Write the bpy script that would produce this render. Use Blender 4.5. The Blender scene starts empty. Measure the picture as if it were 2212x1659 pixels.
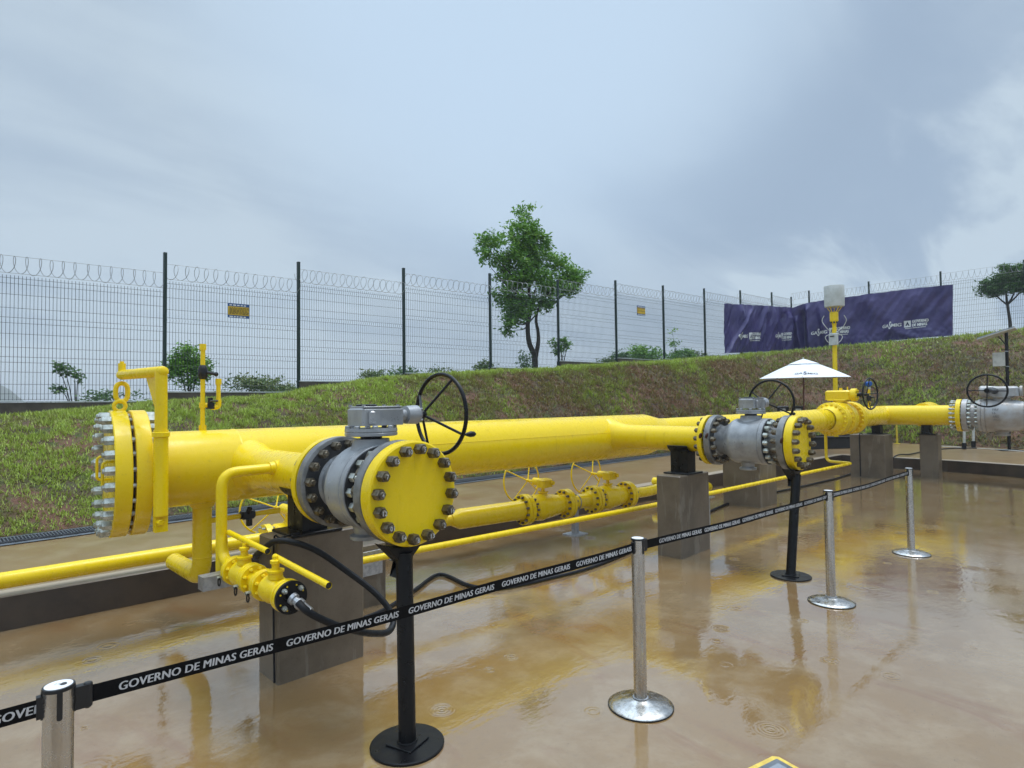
import bpy, math, random
import numpy as np
from mathutils import Vector, Matrix, noise
random.seed(7); np.random.seed(7)
PI = math.pi; HAZE = .0013
scene = bpy.context.scene
col = scene.collection
# ------------------------------------------------------------------ camera
CAM_H, YAW, PITCH, ROLL = 1.67, math.radians(45), math.atan(40.5/1300), 0.012
F = Vector((math.cos(YAW)*math.cos(PITCH), math.sin(YAW)*math.cos(PITCH), math.sin(PITCH)))
R0 = Vector((math.sin(YAW), -math.cos(YAW), 0)); U0 = R0.cross(F)
RC = math.cos(ROLL)*R0 - math.sin(ROLL)*U0
UC = math.sin(ROLL)*R0 + math.cos(ROLL)*U0
cd = bpy.data.cameras.new('camera'); cam = bpy.data.objects.new('camera', cd); col.objects.link(cam)
cam.matrix_world = Matrix(((RC.x, UC.x, -F.x, 0), (RC.y, UC.y, -F.y, 0), (RC.z, UC.z, -F.z, CAM_H), (0, 0, 0, 1)))
cd.sensor_width = 36; cd.lens = 1300/2212*36; cd.clip_start = 0.05; cd.clip_end = 9000
scene.camera = cam
# ------------------------------------------------------------------ world and sun
SUN_EL, SUN_AZ = math.radians(74), math.radians(-20)
w = bpy.data.worlds.new('World'); scene.world = w; w.use_nodes = True
nt = w.node_tree; N = nt.nodes; L = nt.links
for n in list(N): N.remove(n)
def nd(tree, t, **kw):
    n = tree.nodes.new(t)
    for k, v in kw.items():
        if k.startswith('i_'): n.inputs[k[2:].replace('_', ' ')].default_value = v
        else: setattr(n, k, v)
    return n
out = nd(nt, 'ShaderNodeOutputWorld'); bg = nd(nt, 'ShaderNodeBackground'); bg.inputs['Strength'].default_value = 0.1
sky = nd(nt, 'ShaderNodeTexSky'); sky.sky_type = 'NISHITA'; sky.sun_disc = False
sky.sun_elevation = SUN_EL; sky.sun_rotation = PI/2-SUN_AZ
tc = nd(nt, 'ShaderNodeTexCoord')
sep = nd(nt, 'ShaderNodeSeparateXYZ'); L.new(tc.outputs['Generated'], sep.inputs[0])
def math_n(tree, op, a, b=None, clamp=False):
    n = tree.nodes.new('ShaderNodeMath'); n.operation = op; n.use_clamp = clamp
    for i, v in enumerate((a, b)):
        if v is None: continue
        if isinstance(v, (int, float)): n.inputs[i].default_value = v
        else: tree.links.new(v, n.inputs[i])
    return n.outputs[0]
def maprange(tree, v, a, b, c=0, d=1, smooth=True):
    n = tree.nodes.new('ShaderNodeMapRange'); n.interpolation_type = 'SMOOTHSTEP' if smooth else 'LINEAR'
    tree.links.new(v, n.inputs['Value'])
    for k, x in zip(('From Min', 'From Max', 'To Min', 'To Max'), (a, b, c, d)): n.inputs[k].default_value = x
    return n.outputs[0]
def noise_n(tree, vec, scale, detail=4, rough=.5, dist=0, out='Fac'):
    n = tree.nodes.new('ShaderNodeTexNoise'); n.inputs['Scale'].default_value = scale
    n.inputs['Detail'].default_value = detail; n.inputs['Roughness'].default_value = rough; n.inputs['Distortion'].default_value = dist
    if vec is not None: tree.links.new(vec, n.inputs['Vector'])
    return n.outputs[out]
def mapping(tree, vec, scale=(1, 1, 1), rot=(0, 0, 0), loc=(0, 0, 0)):
    n = tree.nodes.new('ShaderNodeMapping'); tree.links.new(vec, n.inputs['Vector'])
    n.inputs['Scale'].default_value = scale; n.inputs['Rotation'].default_value = rot; n.inputs['Location'].default_value = loc
    return n.outputs[0]
def mixc(tree, f, a, b, mode='MIX'):
    n = tree.nodes.new('ShaderNodeMix'); n.data_type = 'RGBA'; n.blend_type = mode
    if isinstance(f, (int, float)): n.inputs[0].default_value = f
    else: tree.links.new(f, n.inputs[0])
    for s, v in ((6, a), (7, b)):
        if isinstance(v, (tuple, list)): n.inputs[s].default_value = (*v[:3], 1)
        else: tree.links.new(v, n.inputs[s])
    return n.outputs[2]
# overcast: soft billows in two greys over the sky colour, brighter towards the zenith
zdiv = math_n(nt, 'ADD', math_n(nt, 'MAXIMUM', sep.outputs[2], 0.0), 0.22)
cmb = nd(nt, 'ShaderNodeCombineXYZ')
L.new(math_n(nt, 'DIVIDE', sep.outputs[0], zdiv), cmb.inputs[0]); L.new(math_n(nt, 'DIVIDE', sep.outputs[1], zdiv), cmb.inputs[1])
P0 = cmb.outputs[0]
n1 = noise_n(nt, mapping(nt, P0, (1, 1, 1), (0, 0, .5), (2.2, 0.6, 0)), 0.85, 7, .52, .25)
n2 = noise_n(nt, mapping(nt, P0, (.55, 1.5, 1), (0, 0, .35), (5.1, 3.3, 0)), 1.5, 6, .55, .4)
dark = (3.3, 4.3, 5.6); light = (5.1, 6.15, 7.1); topc = (5.3, 6.75, 8.35)
cf = maprange(nt, math_n(nt, 'ADD', math_n(nt, 'MULTIPLY', n1, .5), math_n(nt, 'MULTIPLY', n2, .5)), .40, .60)
# the cover is thinner to the left (azimuth of +Y) and a bright bank stands low at the right
left = maprange(nt, math_n(nt, 'SUBTRACT', sep.outputs[1], sep.outputs[0]), -.45, .5, 0, .42)
cf2 = math_n(nt, 'ADD', math_n(nt, 'MULTIPLY', cf, .62), left, True)
bank_dir = nd(nt, 'ShaderNodeVectorMath'); bank_dir.operation = 'DOT_PRODUCT'
L.new(tc.outputs['Generated'], bank_dir.inputs[0]); bank_dir.inputs[1].default_value = (0.962, 0.15, 0.165)
bank = math_n(nt, 'MULTIPLY', maprange(nt, math_n(nt, 'ADD', bank_dir.outputs['Value'], math_n(nt, 'MULTIPLY', math_n(nt, 'SUBTRACT', n2, .5), .22)), .955, .988), maprange(nt, n1, .25, .5, .6, 1))
low = maprange(nt, sep.outputs[2], 0.0, .16, .5, 0)
cf3 = math_n(nt, 'ADD', math_n(nt, 'ADD', cf2, math_n(nt, 'MULTIPLY', bank, .85)), low, True)
ccol = mixc(nt, cf3, dark, light)
td = nd(nt, 'ShaderNodeVectorMath'); td.operation = 'DOT_PRODUCT'
L.new(tc.outputs['Generated'], td.inputs[0]); td.inputs[1].default_value = (0.56, 0.56, 0.61)
ccol = mixc(nt, math_n(nt, 'MULTIPLY', maprange(nt, td.outputs['Value'], .86, .995), maprange(nt, n1, .25, .55, .55, 1)), ccol, topc)
zen = maprange(nt, sep.outputs[2], .56, .9, 1.0, 3.5)
vm = nd(nt, 'ShaderNodeVectorMath'); vm.operation = 'SCALE'; L.new(ccol, vm.inputs[0]); L.new(zen, vm.inputs['Scale'])
fin = mixc(nt, .06, vm.outputs[0], sky.outputs[0])
L.new(fin, bg.inputs[0]); L.new(bg.outputs[0], out.inputs[0])
sl = bpy.data.lights.new('sun', 'SUN'); sl.energy = 1.5; sl.angle = math.radians(28); sl.color = (1, .96, .9)
so = bpy.data.objects.new('sun', sl); col.objects.link(so)
sd = Vector((math.cos(SUN_EL)*math.cos(SUN_AZ), math.cos(SUN_EL)*math.sin(SUN_AZ), math.sin(SUN_EL)))
so.rotation_euler = (-sd).to_track_quat('-Z', 'Y').to_euler(); so.location = (0, 0, 30)
scene.view_settings.view_transform = 'Standard'; scene.view_settings.look = 'None'
scene.view_settings.exposure = 0.13; scene.view_settings.gamma = 1
scene.cycles.max_bounces = 6

# ------------------------------------------------------------------ materials
MATS = {}
def new_mat(name):
    m = bpy.data.materials.new(name); m.use_nodes = True
    t = m.node_tree; b = t.nodes['Principled BSDF']; MATS[name] = m
    return m, t, b
def pos(t, obj=False):
    if obj: return t.nodes.new('ShaderNodeTexCoord').outputs['Object']
    return t.nodes.new('ShaderNodeNewGeometry').outputs['Position']
def bump(t, b, h, strength=.2, dist=.01):
    n = t.nodes.new('ShaderNodeBump'); n.inputs['Strength'].default_value = strength; n.inputs['Distance'].default_value = dist
    t.links.new(h, n.inputs['Height']); t.links.new(n.outputs[0], b.inputs['Normal']); return n
def simple(name, c, rough=.4, metal=0, var=.12, vscale=9, bumps=0, bscale=60, coat=0, c2=None, rvar=.1, spec=.5):
    m, t, b = new_mat(name)
    p = pos(t)
    n = noise_n(t, p, vscale, 5, .6)
    c2 = c2 or tuple(x*(1-var*2) for x in c)
    t.links.new(mixc(t, maprange(t, n, .35, .68), c, c2), b.inputs['Base Color'])
    t.links.new(maprange(t, noise_n(t, p, vscale*2.3, 4, .6), .3, .7, max(rough-rvar, .02), rough+rvar), b.inputs['Roughness'])
    b.inputs['Metallic'].default_value = metal; b.inputs['Coat Weight'].default_value = coat; b.inputs['Coat Roughness'].default_value = .08
    b.inputs['Specular IOR Level'].default_value = spec
    if bumps: bump(t, b, noise_n(t, p, bscale, 3, .6), bumps, .004)
    return m
# wet glossy pipe paint: drips and water beads roughen it a little
m, t, b = new_mat('yellow_paint')
p = pos(t)
dirt = maprange(t, noise_n(t, mapping(t, p, (3, 3, .9)), 2.2, 6, .65), .52, .78)
c = mixc(t, math_n(t, 'MULTIPLY', dirt, .28), (.90, .64, .005), (.68, .43, .008))
c = mixc(t, math_n(t, 'MULTIPLY', maprange(t, noise_n(t, p, 30, 3, .6), .62, .78), .28), c, (.42, .26, .03))
c = mixc(t, math_n(t, 'MULTIPLY', maprange(t, noise_n(t, mapping(t, p, (16, 16, 1.6)), 1, 4, .6), .60, .72), .22), c, (.45, .27, .02))
c = mixc(t, math_n(t, 'MULTIPLY', maprange(t, noise_n(t, p, 8, 6, .8), .70, .74), .7), c, (.16, .07, .02))
t.links.new(c, b.inputs['Base Color'])
t.links.new(maprange(t, noise_n(t, p, 14, 4, .6), .3, .7, .16, .42), b.inputs['Roughness'])
b.inputs['Coat Weight'].default_value = .15; b.inputs['Coat Roughness'].default_value = .1; b.inputs['Specular IOR Level'].default_value = .35
hh = math_n(t, 'ADD', math_n(t, 'MULTIPLY', noise_n(t, p, 45, 2, .5), .6), math_n(t, 'MULTIPLY', noise_n(t, p, 190, 2, .5), .5))
bump(t, b, hh, .22, .004)
simple('pale_yellow_paint', (.72, .56, .05), .35, bumps=.1)
simple('cast_grey_paint', (.36, .37, .38), .36, .25, .16, 7, .25, 70, .3)
simple('flange_grey', (.24, .24, .235), .42, .35, .2, 12, .15, 80, .2)
simple('dark_flange_face', (.065, .065, .068), .4, .3, .2, 14)
simple('silver_paint', (.42, .43, .44), .42, .2, .2, 4, .25, 60, .15, c2=(.33, .29, .25))
simple('zinc_steel', (.50, .52, .48), .35, .7, .2, 25, c2=(.30, .31, .26))
simple('oily_steel', (.20, .17, .12), .36, .7, .25, 40, c2=(.09, .07, .045))
simple('black_paint', (.006, .006, .007), .35, 0, .1, 8, 0, 50, 0, spec=.3)
simple('black_rubber', (.009, .010, .013), .5, 0, .2, 20, .3, 120, spec=.35)
simple('black_plastic', (.012, .012, .014), .42)
simple('galvanised', (.48, .49, .50), .38, .7, .2, 30, c2=(.33, .34, .36))
m, t, b = new_mat('brushed_steel')
p = pos(t)
t.links.new(mixc(t, maprange(t, noise_n(t, mapping(t, p, (40, 40, 3)), 1, 4, .6), .4, .7), (.60, .58, .55), (.44, .41, .37)), b.inputs['Base Color'])
b.inputs['Metallic'].default_value = .95
t.links.new(maprange(t, noise_n(t, p, 25, 5, .6), .3, .7, .14, .34), b.inputs['Roughness'])
bump(t, b, noise_n(t, p, 140, 3, .7), .12, .002)
simple('white_label', (.8, .8, .8), .35, var=.03)
simple('post_green', (.012, .035, .028), .4, .1, .1)
simple('mesh_wire', (.022, .034, .034), .45, .1, .1)
simple('razor_wire', (.34, .35, .36), .45, .4, .1)
simple('white_ink', (.78, .78, .78), .6, var=.04)
simple('tape_ink', (.60, .60, .61), .6, var=.05)
simple('navy_ink', (.03, .04, .09), .6)
simple('tape_cloth', (.004, .004, .005), .7, 0, .1, 60, spec=.15)
simple('sign_blue', (.02, .09, .28), .4)
simple('sign_yellow', (.75, .48, .02), .4)
simple('blue_housing', (.01, .10, .42), .35)
simple('plastic_white', (.60, .61, .58), .5, var=.1, vscale=5, c2=(.48, .49, .44))
simple('box_grey', (.58, .59, .55), .45)
simple('solar_glass', (.35, .38, .42), .15, .2)
simple('rust', (.10, .03, .012), .8, 0, .3, 60)
simple('wood_pole', (.12, .035, .02), .5)
simple('bark', (.05, .038, .03), .85, 0, .3, 20, .6, 40)
simple('grate_steel', (.13, .14, .16), .5, .5)
simple('plate_yellow', (.78, .58, .10), .45, var=.08, vscale=30, c2=(.62, .42, .08))
simple('plate_slate', (.16, .18, .20), .35, var=.2)
m, t, b = new_mat('canopy_cloth'); b.inputs['Base Color'].default_value = (.80, .82, .84, 1); b.inputs['Roughness'].default_value = .7
bump(t, b, noise_n(t, pos(t), 6, 4, .6), .3, .02)
def leaf_mat(name, a, bcol, c3):
    m, t, b = new_mat(name)
    at = t.nodes.new('ShaderNodeAttribute'); at.attribute_name = 'rnd'
    r = t.nodes.new('ShaderNodeValToRGB'); t.links.new(at.outputs['Fac'], r.inputs[0])
    e = r.color_ramp.elements; e[0].color = (*a, 1); e[1].color = (*c3, 1); e[1].position = 1
    x = r.color_ramp.elements.new(.5); x.color = (*bcol, 1)
    t.links.new(r.outputs[0], b.inputs['Base Color']); b.inputs['Roughness'].default_value = .45
    b.inputs['Specular IOR Level'].default_value = .4
    tr = t.nodes.new('ShaderNodeBsdfTranslucent'); t.links.new(r.outputs[0], tr.inputs[0])
    mx = t.nodes.new('ShaderNodeMixShader'); mx.inputs[0].default_value = .25
    o = [n for n in t.nodes if n.type == 'OUTPUT_MATERIAL'][0]
    t.links.new(b.outputs[0], mx.inputs[1]); t.links.new(tr.outputs[0], mx.inputs[2]); t.links.new(mx.outputs[0], o.inputs[0])
    return m
leaf_mat('leaf_tree', (.05, .14, .02), (.13, .30, .035), (.28, .48, .06))
leaf_mat('leaf_bush', (.06, .12, .04), (.13, .20, .06), (.25, .27, .09))
leaf_mat('leaf_dark', (.035, .105, .03), (.08, .18, .045), (.15, .25, .07))
leaf_mat('grass_blade', (.27, .165, .085), (.27, .28, .07), (.40, .52, .08))
# wet, muddy concrete slab with standing water
m, t, b = new_mat('wet_concrete')
p = pos(t)
big = noise_n(t, p, .55, 5, .6, .6); mid = noise_n(t, mapping(t, p, (1, 1, 1), (0, 0, .9)), 2.3, 6, .65, .3); fine = noise_n(t, p, 22, 5, .7)
c = mixc(t, maprange(t, big, .35, .65), (.255, .155, .062), (.24, .16, .080))
c = mixc(t, math_n(t, 'MULTIPLY', maprange(t, mid, .42, .7), .7), c, (.335, .245, .142))
c = mixc(t, math_n(t, 'MULTIPLY', maprange(t, noise_n(t, mapping(t, p, (1.2, .5, 1)), 1.7, 5, .6, 1.0), .55, .72), .55), c, (.20, .085, .030))
c = mixc(t, math_n(t, 'MULTIPLY', maprange(t, fine, .5, .8), .25), c, (.12, .08, .05))
c = mixc(t, math_n(t, 'MULTIPLY', maprange(t, noise_n(t, p, 95, 2, .5), .70, .76), .6), c, (.05, .03, .015))
t.links.new(c, b.inputs['Base Color'])
pud = maprange(t, math_n(t, 'ADD', math_n(t, 'MULTIPLY', big, .6), math_n(t, 'MULTIPLY', mid, .4)), .42, .56)   # 1 = thin film, 0 = pool
t.links.new(math_n(t, 'ADD', maprange(t, pud, 0, 1, .02, .13), math_n(t, 'MULTIPLY', maprange(t, fine, .5, .75), .05)), b.inputs['Roughness'])
b.inputs['IOR'].default_value = 1.5; b.inputs['Coat Weight'].default_value = .9; b.inputs['Coat IOR'].default_value = 1.62; b.inputs['Coat Roughness'].default_value = .012
rip = noise_n(t, mapping(t, p, (1, 2.6, 1), (0, 0, -.78)), 9, 3, .55)
h = math_n(t, 'MULTIPLY', rip, .0009)
def rings(scale, freq, thr, amp, off):
    v = t.nodes.new('ShaderNodeTexVoronoi'); v.inputs['Scale'].default_value = scale
    t.links.new(mapping(t, p, (1, 1, 0), (0, 0, 0), (off, off*.7, 0)), v.inputs['Vector'])
    s = t.nodes.new('ShaderNodeSeparateColor'); t.links.new(v.outputs['Color'], s.inputs[0])
    d = v.outputs['Distance']
    size = math_n(t, 'ADD', math_n(t, 'MULTIPLY', s.outputs[1], .28), .07)
    env = math_n(t, 'SUBTRACT', 1.0, math_n(t, 'DIVIDE', d, size), True)
    wv = math_n(t, 'SINE', math_n(t, 'MULTIPLY', d, freq))
    return math_n(t, 'MULTIPLY', math_n(t, 'MULTIPLY', math_n(t, 'MULTIPLY', wv, env), maprange(t, s.outputs[0], thr, thr+.02)), amp)
h = math_n(t, 'ADD', h, rings(2.2, 105, .6, .0015, .3))
h = math_n(t, 'ADD', h, rings(3.6, 85, .6, .0013, 5.7))
h = math_n(t, 'ADD', h, math_n(t, 'MULTIPLY', math_n(t, 'MULTIPLY', fine, pud), .0007))
bp = bump(t, b, h, 1.0, 1.0); t.links.new(bp.outputs[0], b.inputs['Coat Normal'])
WET = m
# thinner film of water on the raised slab: duller, same concrete
m2 = WET.copy(); m2.name = 'damp_concrete'; MATS['damp_concrete'] = m2
b2 = m2.node_tree.nodes['Principled BSDF']
for l_ in list(b2.inputs['Roughness'].links): m2.node_tree.links.remove(l_)
b2.inputs['Roughness'].default_value = .30; b2.inputs['Coat Weight'].default_value = .25; b2.inputs['Coat Roughness'].default_value = .18
# wet rendered concrete blocks
m, t, b = new_mat('pier_concrete')
p = pos(t)
c = mixc(t, maprange(t, noise_n(t, p, 3.1, 6, .65), .35, .68), (.175, .138, .098), (.125, .097, .066))
c = mixc(t, math_n(t, 'MULTIPLY', maprange(t, noise_n(t, mapping(t, p, (5, 5, .9)), 1.1, 5, .6, .5), .58, .64), .6), c, (.25, .22, .175))
c = mixc(t, math_n(t, 'MULTIPLY', maprange(t, noise_n(t, p, 70, 3, .7), .62, .75), .6), c, (.04, .03, .02))
t.links.new(c, b.inputs['Base Color']); b.inputs['Roughness'].default_value = .36
bump(t, b, noise_n(t, p, 34, 6, .7), .35, .006)
m, t, b = new_mat('kerb_concrete')
p = pos(t)
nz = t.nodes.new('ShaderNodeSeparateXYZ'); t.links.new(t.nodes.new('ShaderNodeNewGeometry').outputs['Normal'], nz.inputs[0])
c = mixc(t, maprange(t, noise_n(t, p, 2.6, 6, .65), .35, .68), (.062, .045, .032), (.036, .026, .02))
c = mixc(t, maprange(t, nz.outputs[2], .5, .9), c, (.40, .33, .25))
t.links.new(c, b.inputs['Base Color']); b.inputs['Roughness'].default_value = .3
bump(t, b, noise_n(t, p, 30, 6, .7), .3, .005)
simple('wall_concrete', (.11, .085, .065), .6, 0, .25, 2.5, .4, 30)
simple('coping_metal', (.62, .64, .66), .35, .6)
# turf bank soil
m, t, b = new_mat('turf_soil')
p = pos(t)
c = mixc(t, maprange(t, noise_n(t, p, .8, 6, .65, .4), .4, .62), (.085, .062, .032), (.18, .088, .055))
c = mixc(t, maprange(t, noise_n(t, p, 3.3, 5, .7), .48, .66), c, (.075, .10, .022))
c = mixc(t, math_n(t, 'MULTIPLY', maprange(t, noise_n(t, mapping(t, p, (.5, .5, 5)), 2.0, 4, .6, .3), .60, .66), .8), c, (.025, .014, .010))
t.links.new(c, b.inputs['Base Color']); b.inputs['Roughness'].default_value = .9
bump(t, b, noise_n(t, p, 28, 6, .75), .9, .04)
m, t, b = new_mat('banner_cloth')
p = pos(t)
t.links.new(mixc(t, maprange(t, noise_n(t, p, 1.2, 4, .6), .4, .65), (.040, .032, .135), (.068, .053, .175)), b.inputs['Base Color'])
b.inputs['Roughness'].default_value = .38; bump(t, b, noise_n(t, p, 5, 5, .6, .6), .4, .03)
simple('far_land', (.10, .13, .07), .9, 0, .3, .01)

# ------------------------------------------------------------------ mesh building
WM = {}                                  # world matrix of every object built
def tagit(o, label=None, cat=None, group=None, kind=None):
    if label: o['label'] = label
    if cat: o['category'] = cat
    if group: o['group'] = group
    if kind: o['kind'] = kind
    return o
def thing(name, label, cat, loc=(0, 0, 0), rz=0, group=None):
    o = bpy.data.objects.new(name, None); col.objects.link(o); o.empty_display_size = .1
    o.location = loc; o.rotation_euler = (0, 0, rz); tagit(o, label, cat, group)
    WM[o] = Matrix.Translation(Vector(loc)) @ Matrix.Rotation(rz, 4, 'Z')
    return o
def frame(d):
    d = Vector(d).normalized(); a = Vector((0, 0, 1)) if abs(d.z) < .9 else Vector((1, 0, 0))
    u = a.cross(d).normalized(); return u, d.cross(u), d
def resample(pts, n, closed=False):
    """smooth Catmull-Rom through pts"""
    P = [Vector(q) for q in pts]; out = []
    for i in range(len(P)-1):
        a, b_, c_, d_ = P[max(i-1, 0)], P[i], P[i+1], P[min(i+2, len(P)-1)]
        for k in range(n):
            s = k/n
            out.append(.5*((2*b_)+(-a+c_)*s+(2*a-5*b_+4*c_-d_)*s*s+(-a+3*b_-3*c_+d_)*s**3))
    out.append(P[-1]); return out
def fillet(pts, r, n=6):
    """polyline with rounded corners (pipe bends)"""
    P = [Vector(q) for q in pts]; o = [P[0]]
    for i in range(1, len(P)-1):
        a, b_ = (P[i-1]-P[i]).normalized(), (P[i+1]-P[i]).normalized()
        rr = min(r, (P[i-1]-P[i]).length*.49, (P[i+1]-P[i]).length*.49)
        s, e = P[i]+a*rr, P[i]+b_*rr
        for k in range(n+1):
            q = k/n; o.append((1-q)**2*s+2*q*(1-q)*P[i]+q*q*e)
    o.append(P[-1]); return o
class MB:
    def __init__(s, M=None): s.v = []; s.f = []; s.M = M
    def add(s, vs, fs):
        k = len(s.v); s.v += [Vector(x) for x in vs]; s.f += [tuple(i+k for i in f) for f in fs]; return s
    def box(s, c, d, rz=0, R=None):
        c = Vector(c); R = R or Matrix.Rotation(rz, 3, 'Z')
        vs = [c+R@Vector((x*d[0]/2, y*d[1]/2, z*d[2]/2)) for x in (-1, 1) for y in (-1, 1) for z in (-1, 1)]
        return s.add(vs, [(0, 1, 3, 2), (4, 6, 7, 5), (0, 4, 5, 1), (2, 3, 7, 6), (0, 2, 6, 4), (1, 5, 7, 3)])
    def bbox(s, c, d, rz=0, bev=.006):
        """box with chamfered vertical and top edges"""
        c = Vector(c); R = Matrix.Rotation(rz, 3, 'Z'); hx, hy, hz = d[0]/2, d[1]/2, d[2]/2
        def ring(ix, z):
            x, y = hx-ix, hy-ix; b_ = bev
            return [c+R@Vector(q) for q in ((-x+b_, -y, z), (x-b_, -y, z), (x, -y+b_, z), (x, y-b_, z), (x-b_, y, z), (-x+b_, y, z), (-x, y-b_, z), (-x, -y+b_, z))]
        rs = [ring(0, -hz), ring(0, hz-bev), ring(bev, hz)]
        vs = sum(rs, []); fs = []
        for k in range(2):
            for i in range(8): j = (i+1) % 8; fs.append((k*8+i, k*8+j, k*8+8+j, k*8+8+i))
        fs.append(tuple(range(16, 24))); fs.append(tuple(reversed(range(8))))
        return s.add(vs, fs)
    def tube(s, path, r, n=10, cap=True, closed=False):
        P = [Vector(q) for q in path]; k = len(P); rs = r if isinstance(r, (list, tuple)) else [r]*k
        u = None; vs = []; fs = []
        for i in range(k):
            if closed: d = P[(i+1) % k]-P[(i-1) % k]
            else: d = P[min(i+1, k-1)]-P[max(i-1, 0)]
            if d.length < 1e-9: d = Vector((0, 0, 1))
            d.normalize()
            if u is None: u = frame(d)[0]
            u = (u-d*u.dot(d)); u = frame(d)[0] if u.length < 1e-6 else u.normalized()
            w_ = d.cross(u)
            for j in range(n):
                a = 2*PI*j/n; vs.append(P[i]+rs[i]*(math.cos(a)*u+math.sin(a)*w_))
        for i in range(k if closed else k-1):
            for j in range(n):
                a, b_ = i*n+j, i*n+(j+1) % n; c_, d_ = ((i+1) % k)*n+(j+1) % n, ((i+1) % k)*n+j
                fs.append((a, b_, c_, d_))
        if cap and not closed:
            fs.append(tuple(reversed(range(n)))); fs.append(tuple(range((k-1)*n, k*n)))
        return s.add(vs, fs)
    def lathe(s, o, d, prof, n=40, cap=True):
        """prof: (t along d, radius)"""
        o = Vector(o); u, w_, d = frame(d); vs = []; fs = []
        for t_, r in prof:
            for j in range(n):
                a = 2*PI*j/n; vs.append(o+d*t_+r*(math.cos(a)*u+math.sin(a)*w_))
        for i in range(len(prof)-1):
            for j in range(n): fs.append((i*n+j, i*n+(j+1) % n, (i+1)*n+(j+1) % n, (i+1)*n+j))
        if cap: fs.append(tuple(reversed(range(n)))); fs.append(tuple(range((len(prof)-1)*n, len(prof)*n)))
        return s.add(vs, fs)
    def cyl(s, a, b_, r, n=20, bev=0):
        a, b_ = Vector(a), Vector(b_); l = (b_-a).length
        pr = [(0, r), (l, r)] if not bev else [(0, r-bev), (bev, r), (l-bev, r), (l, r-bev)]
        return s.lathe(a, b_-a, pr, n)
    def torus(s, c, d, R_, r, n=48, m_=10, sx=1, sy=1):
        u, w_, d = frame(d); c = Vector(c)
        return s.tube([c+R_*(sx*math.cos(2*PI*i/n)*u+sy*math.sin(2*PI*i/n)*w_) for i in range(n)], r, m_, closed=True)
    def sph(s, c, r, n=16, sc=(1, 1, 1)):
        c = Vector(c); vs = []; fs = []; k = n//2
        for i in range(k+1):
            th = PI*i/k
            for j in range(n): ph = 2*PI*j/n; vs.append(c+Vector((r*sc[0]*math.sin(th)*math.cos(ph), r*sc[1]*math.sin(th)*math.sin(ph), r*sc[2]*math.cos(th))))
        for i in range(k):
            for j in range(n): fs.append((i*n+j, (i+1)*n+j, (i+1)*n+(j+1) % n, i*n+(j+1) % n))
        return s.add(vs, fs)
    def build(s, name, mat, parent=None, smooth=38, origin=None):
        """points are world coordinates, or (if s.M is set) coordinates of that frame"""
        M_ = s.M or Matrix.Identity(4)
        W = [M_ @ q for q in s.v]
        xs = [q.x for q in W]; ys = [q.y for q in W]; zs = [q.z for q in W]
        c = Vector(origin) if origin else Vector(((min(xs)+max(xs))/2, (min(ys)+max(ys))/2, min(zs) if parent is None else (min(zs)+max(zs))/2))
        PM = WM[parent] if parent else Matrix.Identity(4)
        inv = PM.inverted(); lc = inv @ c
        me = bpy.data.meshes.new(name)
        me.from_pydata([tuple((inv @ q)-lc) for q in W], [], s.f); me.update()
        if smooth:
            me.polygons.foreach_set('use_smooth', [True]*len(me.polygons))
            me.set_sharp_from_angle(angle=math.radians(smooth))
        me.materials.append(MATS[mat])
        o = bpy.data.objects.new(name, me); col.objects.link(o)
        if parent: o.parent = parent
        o.location = lc; WM[o] = PM @ Matrix.Translation(lc)
        return o
def kids(o): return [x for x in list(bpy.data.objects) if x.parent is o]
def copy_tree(src, loc=None, rz=None, label=None, parent=None, top=True):
    c = src.copy(); col.objects.link(c)
    if parent: c.parent = parent
    if top:
        if loc is not None: c.location = loc
        if rz is not None: c.rotation_euler = (0, 0, rz)
        if label: c['label'] = label
        WM[c] = Matrix.Translation(Vector(c.location)) @ Matrix.Rotation(c.rotation_euler[2], 4, 'Z')
    for ch in kids(src): copy_tree(ch, parent=c, top=False)
    return c
def put_copy(o, world_loc, parent):
    """another instance of a part (same mesh) at a world point, under parent"""
    c = o.copy(); col.objects.link(c); c.parent = parent; c.location = WM[parent].inverted() @ Vector(world_loc); WM[c] = WM[parent] @ Matrix.Translation(c.location); return c
def bolt_ring(parent, M_, center, axis, R_, n, a, b_, nut, mat, name='stud_bolt', ph=.5, rod=None, ext=.008):
    """studs with a nut at each end: nuts sit outside a..b measured along axis from center"""
    center = Vector(center); u, w_, d = frame(axis); rod = rod or nut*.52; first = None; made = []
    for i in range(n):
        ang = 2*PI*(i+ph)/n; q = center+R_*(math.cos(ang)*u+math.sin(ang)*w_)
        if first is None:
            mb = MB(M_)
            for t0, sgn in ((a, -1), (b_, 1)):
                nl = nut*.85
                prof = [(0, nut*.5), (nl*.85, nut*.5), (nl, nut*.42)]
                mb.lathe(q+d*t0, d*sgn, prof, 6)
            e_ = nut*.85+ext; mb.lathe(q+d*(a-e_-.004), d, [(0, rod*.35), (.004, rod*.5), (b_-a+2*e_+.004, rod*.5), (b_-a+2*e_+.008, rod*.35)], 8)
            first = mb.build(name, mat, parent, 30); fc = (M_ or Matrix.Identity(4)) @ q; made.append(first)
            off = WM[first].translation-fc
        else: made.append(put_copy(first, ((M_ or Matrix.Identity(4)) @ q)+off, parent))
    return made
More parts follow.
